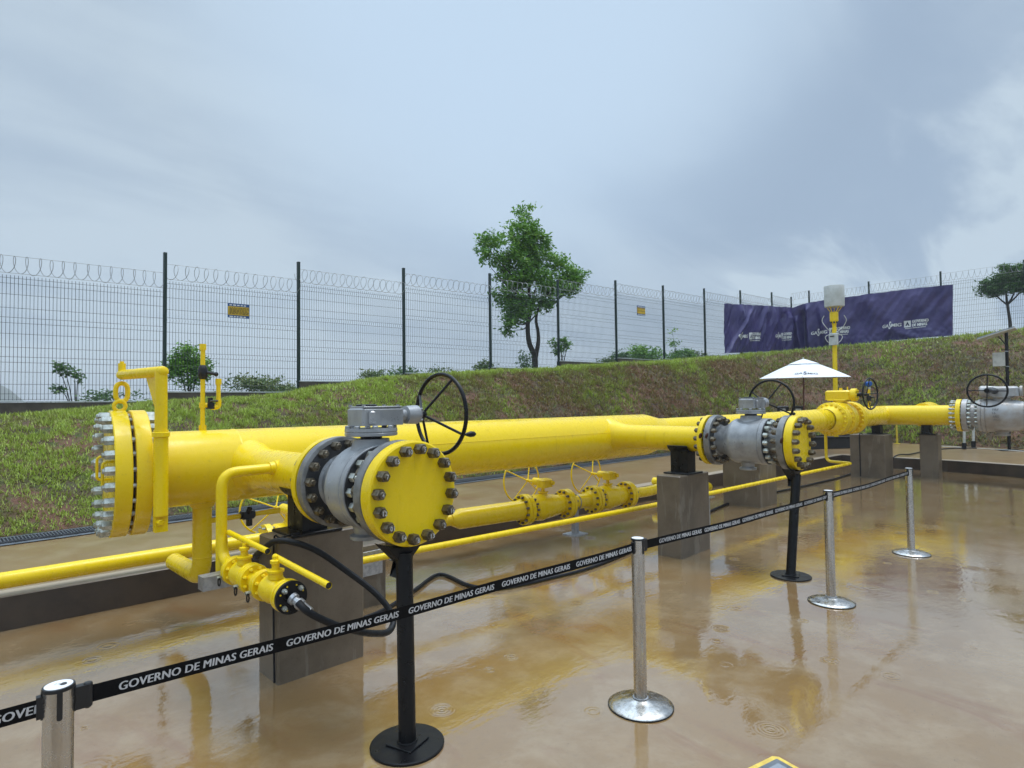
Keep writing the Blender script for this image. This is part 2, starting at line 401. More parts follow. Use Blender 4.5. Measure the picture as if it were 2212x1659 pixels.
def text_mesh(s, shear=0, offset=0.0, spacing=1.0):
    offset = min(offset, .01)
    cu = bpy.data.curves.new('lettering', 'FONT'); cu.body = s; cu.size = 1; cu.shear = shear; cu.offset = offset; cu.space_character = spacing; cu.resolution_u = 3
    o = bpy.data.objects.new('lettering', cu); col.objects.link(o)
    dg = bpy.context.evaluated_depsgraph_get(); me = bpy.data.meshes.new_from_object(o.evaluated_get(dg))
    vs = [v.co.copy() for v in me.vertices]; fs = [tuple(q.vertices) for q in me.polygons]
    bpy.data.objects.remove(o); bpy.data.curves.remove(cu); bpy.data.meshes.remove(me)
    x0 = min(v.x for v in vs); x1 = max(v.x for v in vs); y0 = min(v.y for v in vs); y1 = max(v.y for v in vs)
    return [((v.x-x0)/(x1-x0), (v.y-y0)/(y1-y0)) for v in vs], fs      # in a unit box
# ------------------------------------------------------------------ ground
KERB = [(-8, 6.15), (-4, 6.05), (.5, 5.95), (1.4, 5.9), (12.0, 5.42), (14.5, 5.03), (16.6, 4.9), (16.55, 2.7), (16.2, 1.35), (15.4, -1.6), (14.6, -5)]
PLAT = .26
g = MB()
g.add([(-12, -14, 0), (15.2, -14, 0), (17.5, 1.3, 0), (17.6, 5.6, 0), (-12, 6.9, 0)], [(0, 1, 2, 3, 4)])
tagit(g.build('pavement', 'wet_concrete', smooth=0), kind='structure')
# raised slab behind the kerb
p_ = MB(); back = [(-8, 9.1), (-4, 9.1), (.5, 9.1), (1.4, 9.1), (12, 9.1), (14.5, 9.1), (23, 9.1), (25, 6), (25, 1.35), (25, -1.6), (25, -5)]
KW = .20
def offs(i):
    a = Vector(KERB[max(i-1, 0)]); b_ = Vector(KERB[min(i+1, len(KERB)-1)]); d = (b_-a).normalized(); return Vector((-d.y, d.x))
inner = [Vector(KERB[i])+offs(i)*KW*(1.3 if i == 6 else 1) for i in range(len(KERB))]
n_ = len(KERB)
p_.add([(q.x, q.y, PLAT-.006) for q in inner]+[(x, y, PLAT-.006) for x, y in back], [(i, i+1, n_+i+1, n_+i) for i in range(n_-1)])
tagit(p_.build('raised_slab', 'damp_concrete', smooth=0), kind='structure')
k_ = MB()
vs = []
for i, (x, y) in enumerate(KERB):
    q = inner[i]; o_ = offs(i)*.008
    vs += [(x, y, -.02), (x, y, PLAT-.008), (x+o_.x, y+o_.y, PLAT), (q.x, q.y, PLAT), (q.x, q.y, -.02)]
k_.add(vs, [(i*5+j, i*5+5+j, i*5+6+j, i*5+1+j) for i in range(n_-1) for j in range(4)])
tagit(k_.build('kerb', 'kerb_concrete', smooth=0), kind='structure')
# drain channel with grating at the foot of the bank
dr = thing('drain_channel', 'grey metal drain channel along the foot of the grassy bank', 'drain', (5, 8.4, PLAT))
MB().add([(-8, 8.12, PLAT+.004), (16, 8.16, PLAT+.004), (16, 8.62, PLAT+.004), (-8, 8.66, PLAT+.004)], [(0, 1, 2, 3)]).build('channel_edge', 'plate_slate', dr, 0)
def grate_seg(x):
    mb = MB()
    for i in range(34): mb.box((x+i*.03, 8.36, PLAT+.016), (.010, .24, .02))
    for y in (8.24, 8.30, 8.36, 8.42, 8.48): mb.box((x+.5, y, PLAT+.0175), (1.0, .008, .014))
    return mb
seg0 = grate_seg(-1.5).build('grating', 'grate_steel', dr, 0)
for k in range(1, 17): put_copy(seg0, WM[seg0].translation+Vector((k*1.02, 0, 0)), dr)
MB().box((4, 8.36, PLAT+.007), (24, .25, .002)).build('channel_bottom', 'black_plastic', dr, 0)
# ------------------------------------------------------------------ grass bank
ROWS = [((-9, 8.7), (-9, 12.9, 1.2)), ((-3, 8.7), (-3, 12.3, 1.35)), ((.7, 8.7), (.96, 11.89, 1.54)), ((2.0, 8.68), (2.1, 11.78, 1.646)), ((2.9, 8.7), (3.16, 11.67, 1.726)), ((4.2, 8.7), (4.7, 11.51, 1.834)),
 ((5, 8.7), (5.4, 11.44, 1.904)), ((6.5, 8.7), (6.98, 11.28, 2.173)), ((8, 8.7), (8.1, 11.16, 2.304)), ((9.4, 8.7), (9.37, 11.03, 2.395)), ((11, 8.7), (10.8, 10.89, 2.461)),
 ((14, 8.65), (14.25, 10.53, 2.718)), ((16.6, 8.3), (17.1, 10.24, 2.906)), ((18.9, 7.8), (20.5, 9.89, 3.155)), ((20.6, 7.2), (23.5, 9.6, 3.443)), ((21.8, 6.4), (26.3, 9.3, 3.71)),
 ((22.3, 5.7), (26.5, 8.02, 3.79)), ((22.1, 4.9), (26.46, 6.35, 3.806)), ((21.7, 3.8), (26.37, 4.0, 3.848)), ((21.3, 1.9), (26.3, 2.07, 3.908)), ((21.0, -3), (26.2, -3, 4.1)), ((21, -9), (26, -9, 4.3))]
WALLROW = [(-9, 13.62), (-3, 13.0), (1.0, 12.58), (2.15, 12.47), (3.2, 12.37), (4.75, 12.2), (5.45, 12.13), (7.05, 11.97), (8.15, 11.86), (9.4, 11.73), (10.85, 11.58), (14.3, 11.23), (17.1, 10.94), (20.5, 10.6), (23.5, 10.29), (27.25, 9.95), (27.27, 8.0), (27.2, 6.35), (27.1, 4.0), (27.0, 2.07), (26.9, -3), (26.8, -9)]
def lerp(a, b_, s): return a+(b_-a)*s
def bank(ui, v):
    """ui 0..len-1 along the bank, v 0 toe .. .88 shoulder .. 1 wall"""
    i = min(int(ui), len(ROWS)-2); s = ui-i
    t0, t1 = ROWS[i][0], ROWS[i+1][0]; h0, h1 = ROWS[i][1], ROWS[i+1][1]; w0, w1 = WALLROW[i], WALLROW[i+1]
    tx, ty = lerp(t0[0], t1[0], s), lerp(t0[1], t1[1], s); hx, hy, hz = (lerp(h0[k], h1[k], s) for k in range(3)); wx, wy = lerp(w0[0], w1[0], s), lerp(w0[1], w1[1], s)
    if v <= .86:
        q = v/.86; x, y = lerp(tx, hx, q), lerp(ty, hy, q)
        e = q*1.28-.28*q**3.2 if q < 1 else 1
        z = lerp(PLAT, hz, min(e, 1.0))
        nrm = Vector((hy-ty, 0, 0))
    else:
        q = (v-.86)/.14; x, y, z = lerp(hx, wx, q), lerp(hy, wy, q), hz-.02*q
    return Vector((x, y, z))
def bank_point(ui, v):
    q = bank(ui, v)
    edge = min(v/.06, 1.0)
    n_ = noise.noise(q*.9)*.05+noise.noise(q*3.1)*.028+noise.noise(q*9)*.012
    q.z += n_*edge if v < .95 else n_*.4
    q.y -= noise.noise(Vector((q.x*2, q.z*7, 1)))*.03*edge
    return q
NU, NV = 620, 60
mb = MB(); umax = len(ROWS)-1.0001
# even spacing along the bank
cum = [0]
for i in range(len(ROWS)-1): cum.append(cum[-1]+(Vector(ROWS[i+1][1])-Vector(ROWS[i][1])).length)
def u_at(s):
    s *= cum[-1]
    for i in range(len(cum)-1):
        if s <= cum[i+1]: return i+(s-cum[i])/(cum[i+1]-cum[i])
    return umax
us = [min(u_at(i/(NU-1)), umax) for i in range(NU)]
vs = [bank_point(u_, j/(NV-1)) for u_ in us for j in range(NV)]
mb.add(vs, [(i*NV+j, (i+1)*NV+j, (i+1)*NV+j+1, i*NV+j+1) for i in range(NU-1) for j in range(NV-1)])
tagit(mb.build('grass_bank', 'turf_soil', smooth=180), kind='structure')
BANK = np.array([tuple(q) for q in vs]).reshape(NU, NV, 3)
# the land beyond the fence falls away
mb = MB()
rings_ = [(0, -.25), (2.5, -.35), (6, -1.8), (25, -14), (120, -45), (600, -70), (3800, -70)]
ctr = Vector((8, 4, 0)); loop = [Vector((x, y, ROWS[i][1][2])) for i, (x, y) in enumerate(WALLROW)]
loop += [Vector((24, -16, 3)), Vector((5, -20, 0)), Vector((-12, -18, 0)), Vector((-14, 0, .3)), Vector((-12, 10, .8))]
vs = []
for d, z in rings_:
    for i, q in enumerate(loop):
        dr_ = (q-ctr); dr_.z = 0; dr_.normalize()
        h = noise.noise(Vector((q.x*.1, q.y*.1, d*.01)))*d*.02
        vs.append((q.x+dr_.x*d, q.y+dr_.y*d, (q.z if d < 10 else 0)+z+h))
k = len(loop)
mb.add(vs, [(r*k+i, r*k+(i+1) % k, (r+1)*k+(i+1) % k, (r+1)*k+i) for r in range(len(rings_)-1) for i in range(k)])
tagit(mb.build('ground', 'far_land', smooth=60), kind='structure')
# misty hill low at the far left
mb = MB(); vs = []; nx, ny = 60, 14
for i in range(nx):
    a = math.radians(70+i*.62)
    for j in range(ny):
        d = 480+j*22; env = math.exp(-((i-30)/11)**2)
        z = min(-50+(92*env+5*noise.noise(Vector((i*.25, j*.2, 0))))*math.sin(PI*j/(ny-1)), 21+noise.noise(Vector((i*.3, j*.3, 5)))*2)
        vs.append((math.cos(a)*d, math.sin(a)*d, z))
mb.add(vs, [(i*ny+j, (i+1)*ny+j, (i+1)*ny+j+1, i*ny+j+1) for i in range(nx-1) for j in range(ny-1)])
tagit(mb.build('hill', 'far_land', smooth=180), kind='structure')
# grass: short blades rooted on the bank
NB = 1000000
rs = np.random.RandomState(3)
U = rs.rand(NB)**1.0; V = rs.rand(NB)
# fewer far to the left out of frame
xi = U*(NU-1.001)
yj = V*(NV-1.001); i0 = xi.astype(int); j0 = yj.astype(int); fx = (xi-i0)[:, None]; fy = (yj-j0)[:, None]
Pg = (BANK[i0, j0]*(1-fx)*(1-fy)+BANK[i0+1, j0]*fx*(1-fy)+BANK[i0, j0+1]*(1-fx)*fy+BANK[i0+1, j0+1]*fx*fy)
def vnoise(P, s, seed):
    """cheap smooth value noise on points"""
    r = np.random.RandomState(seed); G = r.rand(64, 64, 64).astype(np.float32)
    q = P*s+100; i = np.floor(q).astype(int); f = q-i; f = f*f*(3-2*f); i %= 63
    o_ = 0
    for a in (0, 1):
        for b_ in (0, 1):
            for c_ in (0, 1):
                w_ = (f[:, 0] if a else 1-f[:, 0])*(f[:, 1] if b_ else 1-f[:, 1])*(f[:, 2] if c_ else 1-f[:, 2])
                o_ = o_+w_*G[i[:, 0]+a, i[:, 1]+b_, i[:, 2]+c_]
    return o_
patch = .5*vnoise(Pg, .7, 1)+.3*vnoise(Pg, 2.2, 2)+.2*vnoise(Pg, 6, 4)
right = (Pg[:, 0] > 19.5)
green = np.clip((patch-.42)*2.4+.30+np.where(V > .80, .48, 0)+np.clip((V-.6)*.8, 0, .3)+np.where(right & (Pg[:, 1] < 6.3), .16, 0)-np.where((Pg[:, 0] > 18.5) & (Pg[:, 1] >= 6.3) & (V < .8), .30, 0)-np.where((Pg[:, 0] > 10) & (Pg[:, 0] < 22) & (V < .78), .22, 0)+np.where(Pg[:, 0] < 7.5, .48, 0), 0, 1)
rnd = np.clip(green*.8+rs.randn(NB)*.16+.05, 0, 1)
dist = np.hypot(Pg[:, 0], Pg[:, 1])
cl = vnoise(Pg, 9, 12)*.6+vnoise(Pg*np.array([1, 1, 2.2]), 5, 13)*.4
rnd = np.clip(rnd+(cl-.5)*.7, 0, 1)
keep = (rs.rand(NB) < np.where(vnoise(Pg, 1.6, 8) > .68, .45, 1.0)*np.clip((cl-.26)*5, .2, 1)*np.clip((8.5/dist)**1.7, .1, 1)) & (Pg[:, 0] > -4) & (Pg[:, 1] > -2) & (dist > 7)
Pg = Pg[keep]; rnd = rnd[keep]; green = green[keep]; dist = dist[keep]; nb = len(Pg)
cl = cl[keep]
ln = (rs.uniform(.022, .058, nb)+green*.016)*(.6+.9*cl)*np.clip(dist/10, .8, 2.2)
a = rs.rand(nb)*2*PI; lean = rs.uniform(.35, 1.25, nb)
wd = rs.uniform(.004, .009, nb)*np.clip(dist/10, .75, 2.3)*1.25
dirx, diry = np.cos(a), np.sin(a)
base1 = Pg+np.stack([-diry*wd, dirx*wd, -.004+0*a], 1); base2 = Pg+np.stack([diry*wd, -dirx*wd, -.004+0*a], 1)
tip = Pg+np.stack([dirx*ln*np.sin(lean), diry*ln*np.sin(lean), ln*np.cos(lean)+.006], 1)
def tri_mesh(name, T, rnd_face, mat, kind=None, per=3):
    """T: (n, per, 3) polygons"""
    n = len(T); me = bpy.data.meshes.new(name); c = T.reshape(-1, 3).mean(0); V_ = (T.reshape(-1, 3)-c).astype(np.float32)
    me.vertices.add(n*per); me.vertices.foreach_set('co', V_.ravel()); me.loops.add(n*per); me.loops.foreach_set('vertex_index', np.arange(n*per, dtype=np.int32))
    me.polygons.add(n); me.polygons.foreach_set('loop_start', np.arange(0, n*per, per, dtype=np.int32)); me.update(calc_edges=True)
    at = me.attributes.new('rnd', 'FLOAT', 'FACE'); at.data.foreach_set('value', rnd_face.astype(np.float32))
    me.materials.append(MATS[mat]); o = bpy.data.objects.new(name, me); col.objects.link(o); o.location = c; WM[o] = Matrix.Translation(Vector(c))
    return o
go = tri_mesh('grass', np.stack([base1, base2, tip], 1), rnd, 'grass_blade')
tagit(go, 'short green and straw coloured grass covering the bank', 'grass', kind='stuff')

# ------------------------------------------------------------------ fence
PB = [(3.304, 12.354, 1.77, 4.52), (5.763, 12.102, 1.94, 4.69), (8.247, 11.848, 2.17, 4.89), (10.801, 11.587, 2.40, 5.09), (13.261, 11.336, 2.61, 5.22), (15.77, 11.079, 2.86, 5.50), (18.205, 10.83, 3.02, 5.62), (20.657, 10.579, 3.09, 5.79), (23.138, 10.326, 3.31, 5.99), (25.605, 10.073, 3.52, 6.18), (27.30, 9.90, 3.66, 6.16)]
WT = [1.775, 1.945, 2.175, 2.40, 2.605, 2.86, 3.04, 3.10, 3.31, 3.52, 3.68]     # wall top of the bay that ends at post i
PR = [(27.30, 9.90, 3.76, 6.16), (27.28, 9.15, 3.80, 6.33), (27.18, 6.84, 3.84, 6.36), (27.09, 4.44, 3.88, 6.36), (27.0, 2.05, 3.92, 6.36), (26.91, -.4, 3.96, 6.45)]
WTR = [0, 3.78, 3.82, 3.86, 3.90, 3.96]
def panel_mb(a, b_, zt, h=2.03):
    a = Vector((a[0], a[1])); b_ = Vector((b_[0], b_[1])); d = (b_-a); Ln = d.length; d.normalize(); nm = Vector((d.y, -d.x))
    mb = MB(); z0 = zt+.03
    folds = [.06, .66, 1.30, 1.94]
    zs = [0]; off = [0]
    for f_ in folds:
        zs += [f_-.045, f_, f_+.045]; off += [0, .032, 0]
    zs.append(h); off.append(0)
    n = int((Ln-.06)/.05)
    for i in range(n+1):
        q = a+d*(.03+i*(Ln-.06)/n)
        mb.tube([(q.x+nm.x*o_, q.y+nm.y*o_, z0+z) for z, o_ in zip(zs, off)], .0040, 3, cap=False)
    for f_ in folds:
        for k in (-.045, .045): mb.tube([(a.x+d.x*.02, a.y+d.y*.02, z0+f_+k), (b_.x-d.x*.02, b_.y-d.y*.02, z0+f_+k)], .0030, 4)
    for k in (.26, .46, .86, 1.08, 1.50, 1.72):
        mb.tube([(a.x+d.x*.02, a.y+d.y*.02, z0+k), (b_.x-d.x*.02, b_.y-d.y*.02, z0+k)], .0030, 4)
    return mb
def razor_mb(a, b_, z0, z1, loops, flat=.05, r=.145, seed=0):
    mb = MB(); a = Vector((a[0], a[1], z0)); b_ = Vector((b_[0], b_[1], z1)); d = b_-a; dn = Vector((d.x, d.y, 0)).normalized(); nm = Vector((dn.y, -dn.x, 0))
    pts = []; n = loops*18; rd = random.Random(seed); ph = rd.random()*6
    for i in range(n+1):
        s = i/n; an = 2*PI*loops*s+ph; wob = .16*math.sin(s*9+seed)+.1*math.sin(s*23+seed*2)
        along = s+wob/loops*.5+.035*math.sin(an*.5)/loops
        rr = r*(1+.05*math.sin(s*31+seed))
        pts.append(a+d*min(max(along, 0), 1)+Vector((0, 0, rr*math.sin(an)))+nm*(flat*math.cos(an))+dn*(.35*r*math.cos(an)))
    mb.tube(pts, .0048, 4)
    for k in (-.14, .14): mb.tube([a+Vector((0, 0, k)), b_+Vector((0, 0, k))], .0036, 4)
    return mb
def fence_run(posts, wt, root, first_extra=None, loopsf=None):
    ps = ([first_extra] if first_extra else [])+posts
    for i, q in enumerate(posts):
        lo = q[2] if root['run'] == 1 else q[2]-.03
        MB().box((q[0], q[1], (lo+q[3])/2), (.05, .06, q[3]-lo), .1 if root['run'] == 1 else 0).box((q[0], q[1], q[3]+.004), (.058, .068, .008)).build('fence_post', 'post_green', root, 0)
    for i in range(len(ps)-1):
        a, b_ = ps[i], ps[i+1]; zt = wt[i]
        if (Vector(a[:2])-Vector(b_[:2])).length < .4: continue
        panel_mb(a, b_, zt).build('mesh_panel', 'mesh_wire', root, 0)
        zr = zt+2.235
        Ln = (Vector(a[:2])-Vector(b_[:2])).length
        razor_mb(a, b_, zr, zr, max(4, int(Ln/.165)) if i or root['run'] == 2 else int(Ln/.165), flat=.02 if (i == 0 and root['run'] == 1) else .12, seed=i+root['run']*7).build('razor_coil', 'razor_wire', root, 60)
fl = thing('mesh_fence', 'green wire mesh fence with razor wire climbing the bank behind the pipes', 'fence', (3.3, 12.354, 1.77)); fl['run'] = 1
fence_run(PB, WT, fl, first_extra=(.84, 12.607, 1.775, 4.3))
pre = (-1.6, 12.86); panel_mb(pre, (.84, 12.607), 1.62).build('mesh_panel', 'mesh_wire', fl, 0)
MB().box((.84, 12.607, 3.0), (.05, .06, 2.6), .1).build('fence_post', 'post_green', fl, 0)
fr = thing('mesh_fence', 'green wire mesh fence with razor wire on the right hand bank, behind the long banner', 'fence', (27.28, 9.15, 3.8)); fr['run'] = 2
fence_run(PR[1:], WTR[2:], fr, first_extra=None)
panel_mb(PR[0], PR[1], 3.78).build('mesh_panel', 'mesh_wire', fr, 0)
razor_mb(PR[0], PR[1], 6.16, 6.2, 4, .12, seed=31).build('razor_coil', 'razor_wire', fr, 60)
# stepped concrete footing walls with their bright edging strip
def footing(a, b_, zt, root, drop=.55):
    a = Vector((a[0], a[1])); b_ = Vector((b_[0], b_[1])); d = (b_-a); rz = math.atan2(d.y, d.x); c = (a+b_)/2
    MB().box((c.x, c.y, zt-drop/2-.012), (d.length+.001, .17, drop), rz).build('wall_block', 'wall_concrete', root, 0)
    MB().box((c.x, c.y, zt), (d.length+.01, .19, .022), rz).build('edging_strip', 'coping_metal', root, 0)
fw = thing('footing_wall', 'low dark concrete wall in steps under the long mesh fence', 'wall', (3.3, 12.35, 1.3))
ps = [(-6, 13.3), (.84, 12.607)]+[q[:2] for q in PB]
wts = [1.77]+WT
for i in range(len(ps)-1): footing(ps[i], ps[i+1], wts[i], fw)
fw2 = thing('footing_wall', 'low concrete wall under the fence on the right hand bank', 'wall', (27.2, 6, 3.4))
for i in range(len(PR)-1): footing(PR[i][:2], PR[i+1][:2], WTR[i+1], fw2)

# warning signs on the fence
def sign(c, wd, ht, label, rz, rows):
    s = thing('warning_sign', label, 'sign', c, rz, 'warning signs on the fence')
    M_ = WM[s]
    MB(M_).box((0, 0, 0), (wd, .012, ht)).build('backing_plate', 'sign_blue', s, 0)
    MB(M_).box((0, -.008, -.01*ht), (wd*.97, .005, ht*.60)).build('yellow_field', 'sign_yellow', s, 0)
    mb = MB(M_); rd = random.Random(4)
    for r in range(rows):
        z = ht*.24-r*ht*.5/rows; x = -wd*.42
        while x < wd*.40:
            l = rd.uniform(.02, .06); mb.box((x+l/2, -.0125, z-.01), (l, .003, ht*.035)); x += l+.012
    mb.build('printed_lines', 'black_plastic', s, 0)
    mb = MB(M_)
    for z in (.39*ht, -.42*ht):
        x = -wd*.42
        while x < wd*.38:
            l = rd.uniform(.03, .07); mb.box((x+l/2, -.008, z), (l, .003, ht*.08)); x += l+.02
    mb.build('printed_lines', 'white_ink', s, 0)
sign((4.56, 12.175, 3.545), .40, .28, 'larger blue and yellow warning sign, on the second fence bay from the left', -.10, 6)
sign((16.95, 10.91, 4.64), .42, .32, 'small blue and yellow warning sign high on the distant mesh right of the tree', -.10, 2)

# ------------------------------------------------------------------ banners
def make_banner(name, label, top, bot, folds, seed, amp=.10, quiet=()):
    """top/bot: lists of (x, y, z) knots along the cloth"""
    def even(P, n=60):
        P = resample(P, 12); c_ = [0]
        for i in range(len(P)-1): c_.append(c_[-1]+(P[i+1]-P[i]).length)
        o2 = []
        for k in range(n+1):
            s = c_[-1]*k/n; i = 0
            while i < len(P)-2 and c_[i+1] < s: i += 1
            o2.append(P[i].lerp(P[i+1], (s-c_[i])/(c_[i+1]-c_[i])))
        return o2
    T = even(top); B_ = even(bot)
    Tn = len(T)-1
    def S(u, v, lift=0):       # u 0..1, v 0 top .. 1 bottom
        q = u*Tn; i = min(int(q), Tn-1); s = q-i
        t_ = T[i].lerp(T[i+1], s); b_ = B_[i].lerp(B_[i+1], s); dd = (T[min(i+1, Tn)]-T[i]); dd.z = 0; dd.normalize(); nm = Vector((dd.y, -dd.x, 0))
        p_ = t_.lerp(b_, v)
        o_ = 0
        for (fu, slope, wdt, am, v0, v1) in folds:
            c = fu+slope*v; x = (u-c)/wdt; env = max(0, min(1, (v-v0)/.15))*max(0, min(1, (v1-v)/.2+.3))
            o_ += am*math.exp(-x*x)*env
        o_ += amp*(.6*noise.noise(Vector((u*11+seed, v*1.2, 0)))+.22*noise.noise(Vector((u*26+v*5+seed, v*3, 3)))+.07*noise.noise(Vector((u*60+seed, v*12, 9)))*(1.6 if v > .8 else .6))
        o_ *= .35 if .5 < v < .8 and any(a_ < u < b_ for a_, b_ in quiet) else 1
        p_ = p_+nm*(o_+.05+lift); p_.z += .03*noise.noise(Vector((u*14, seed, v)))*(1-v)
        return p_
    nu, nv = 220, 70
    mb = MB(); mb.add([S(i/(nu-1), j/(nv-1)) for i in range(nu) for j in range(nv)], [(i*nv+j, (i+1)*nv+j, (i+1)*nv+j+1, i*nv+j+1) for i in range(nu-1) for j in range(nv-1)])
    k = len(mb.v); back_ = [S(i/(nu-1), j/(nv-1), -.004) for i in range(nu) for j in range(nv)]
    mb.add(back_, [(i*nv+j, i*nv+j+1, (i+1)*nv+j+1, (i+1)*nv+j) for i in range(nu-1) for j in range(nv-1)])
    o = mb.build(name, 'banner_cloth', None, 180); tagit(o, label, 'banner')
    return o, S
def logo(S, o, u0, u1, v0, v1, cut=1.0):
    """company name, emblem and the two-line state name, laid on the cloth"""
    def place(vs, fs, a0, a1, b0, b1, name, mat='white_ink', lift=.012):
        pts = [(lerp(u0, u1, lerp(a0, a1, x)), lerp(v1, v0, lerp(b0, b1, y))) for x, y in vs]
        keepf = [f for f in fs if all((pts[i][0]-u0)/(u1-u0) <= cut for i in f)]
        if keepf: 
            mb = MB(); bo = .0012 if 'lettering' in name else 0
            for sh in ((-bo, 0, bo) if bo else (0,)): mb.add([S(a+sh, b_, lift+sh) for a, b_ in pts], keepf)
            mb.build(name, mat, o, 0)
    sq = [(x/6, y/6) for y in range(7) for x in range(7)]; sf = [(y*7+x, y*7+x+1, y*7+x+8, y*7+x+7) for y in range(6) for x in range(6)]
    tm = lambda s, sh=0, of=.01: text_mesh(s, sh, min(of, .01))
    place(*tm('GA', .1), 0, .15, .30, .66, 'company_lettering')
    place(*tm('S', .2), .155, .21, .12, .92, 'company_lettering')
    place(*tm('MIG', .1), .215, .43, .30, .66, 'company_lettering')
    place(sq, sf, .48, .62, .14, .86, 'emblem')
    tri = [(0, 0), (1, 0), (.5, 1), (.5, .35), (.32, 0), (.68, 0)]
    place([(0, 0), (.34, 0), (.5, .42), (.66, 0), (1, 0), (.5, 1)], [(0, 1, 2, 5), (2, 3, 4, 5)], .505, .595, .3, .76, 'emblem', 'navy_ink', .02)
    place(*tm('GOVERNO', 0, .04), .65, 1, .56, .88, 'state_lettering')
    place(*tm('DE MINAS', 0, .04), .65, .97, .16, .48, 'state_lettering')
    place(*tm('AQUI O TREM PROSPERA', 0, .0), .5, .95, -.04, .06, 'state_lettering')
bl, SL = make_banner('printed_banner', 'shorter dark purple printed banner, on the long fence left of the corner fold', [(21.77, 10.39, 5.33), (23.1, 10.25, 5.42), (24.41, 10.12, 5.51), (25.6, 10.0, 5.58), (27.06, 9.84, 5.66)],
    [(21.69, 10.39, 3.44), (23.1, 10.25, 3.53), (24.32, 10.12, 3.61), (25.6, 10.0, 3.70), (27.06, 9.84, 3.80)],
    [(.40, -.36, .022, .10, .02, 1.2), (.86, 0, .03, -.12, .1, 1.2), (.60, -.22, .025, .10, 0, .6), (.62, -.12, .02, .08, 0, .7), (.70, .06, .03, .06, 0, .5), (.2, .12, .04, .07, 0, .4), (.95, 0, .03, .14, .1, 1.2)], 3, .15)
logo(SL, bl, .155, .50, .56, .76)
logo(SL, bl, .715, .955, .56, .76, .93)
brn, SR = make_banner('printed_banner', 'long dark purple printed banner on the right hand bank, right of the corner fold', [(27.12, 9.84, 5.64), (27.19, 9.5, 5.72), (27.19, 9.14, 5.80), (27.12, 7.4, 5.84), (27.05, 5.5, 5.84), (27.0, 4.05, 5.80)],
    [(27.12, 9.84, 3.80), (27.19, 9.5, 3.81), (27.19, 9.18, 3.82), (27.12, 7.4, 3.86), (27.05, 5.5, 3.92), (27.0, 4.11, 3.93)],
    [(.12, 0, .02, .20, 0, 1.2), (.07, .03, .03, -.16, .1, 1.2), (.20, .05, .02, .10, 0, .9), (.03, .03, .02, .12, .2, 1.0), (.5, -.2, .05, .06, 0, .6), (.52, .15, .05, .06, 0, .6), (.85, -.25, .06, .07, 0, .9), (.5, .4, .08, .07, .7, 1.3), (.3, .5, .05, .09, .75, 1.3)], 11, .20)
logo(SR, brn, .146, .40, .58, .77)
logo(SR, brn, .606, .872, .60, .785)

# ------------------------------------------------------------------ plants
def leaves(blobs, count, size, seed, clump=.16):
    r = np.random.RandomState(seed); B_ = np.array(blobs, float); vol = B_[:, 3]*B_[:, 4]*np.maximum(B_[:, 5], .1); vol = vol/vol.sum()
    nc = max(6, count//26); idx = r.choice(len(B_), nc, p=vol); d = r.randn(nc, 3); d /= np.linalg.norm(d, axis=1)[:, None]
    rad = r.rand(nc)**.42
    C_ = B_[idx, :3]+d*rad[:, None]*B_[idx][:, 3:6]
    li = r.randint(0, nc, count); q = C_[li]+r.randn(count, 3)*clump*np.array([1, 1, .7])
    tone = r.rand(nc)*.5; hgt = (q[:, 2]-q[:, 2].min())/(np.ptp(q[:, 2])+1e-6)
    rn = np.clip(tone[li]+r.randn(count)*.14+.15+.22*hgt, 0, 1)
    ax = r.randn(count, 3); ax[:, 2] *= .6; ax /= np.linalg.norm(ax, axis=1)[:, None]
    up = r.randn(count, 3); up[:, 2] += 1.2; sd_ = np.cross(ax, up); sd_ /= np.linalg.norm(sd_, axis=1)[:, None]+1e-9
    s = size*r.uniform(.6, 1.35, count)[:, None]
    T = np.stack([q-ax*s, q+sd_*s*.42-ax*s*.1, q+ax*s, q-sd_*s*.42-ax*s*.1], 1)
    return T, rn
def leaf_part(name, blobs, count, size, seed, mat, parent, clump=.16):
    T, rn = leaves(blobs, count, size, seed, clump); o = tri_mesh(name, T, rn, mat, per=4)
    wl = o.location.copy(); o.parent = parent; o.location = WM[parent].inverted() @ wl; WM[o] = Matrix.Translation(wl); return o
LOBES = [(13.57, 12.9, 7.59, 0.29, 0.35), (13.3, 12.93, 7.31, 0.2, 0.2), (12.25, 13.04, 6.53, 0.47, 0.28), (11.95, 13.07, 6.13, 0.22, 0.3), (13.2, 12.94, 6.83, 0.45, 0.43), (13.68, 12.89, 7.05, 0.43, 0.43), (13.86, 12.87, 6.42, 0.65, 0.51), (14.16, 12.84, 6.84, 0.32, 0.37), (13.01, 12.96, 6.08, 0.57, 0.42), (12.21, 13.04, 5.96, 0.27, 0.27), (14.85, 12.77, 6.19, 0.45, 0.38), (15.58, 12.7, 5.98, 0.46, 0.38), (15.36, 12.72, 5.49, 0.43, 0.43), (13.09, 12.95, 5.51, 0.59, 0.45), (13.84, 12.88, 5.61, 0.58, 0.44), (14.73, 12.79, 5.41, 0.45, 0.45), (12.9, 12.97, 4.92, 0.49, 0.39), (13.45, 12.92, 4.69, 0.57, 0.4), (14.22, 12.84, 4.91, 0.41, 0.38), (14.62, 12.8, 4.87, 0.21, 0.24), (13.22, 12.94, 4.31, 0.4, 0.23), (12.89, 12.97, 4.14, 0.25, 0.25), (12.88, 12.97, 3.86, 0.2, 0.14), (15.82, 12.67, 5.77, 0.28, 0.34), (11.86, 13.08, 5.71, 0.14, 0.19)]
tr = thing('tree', 'tall leafy green tree with a forked slender trunk behind the fence', 'tree', (13.9, 12.88, 2.6))
mb = MB()
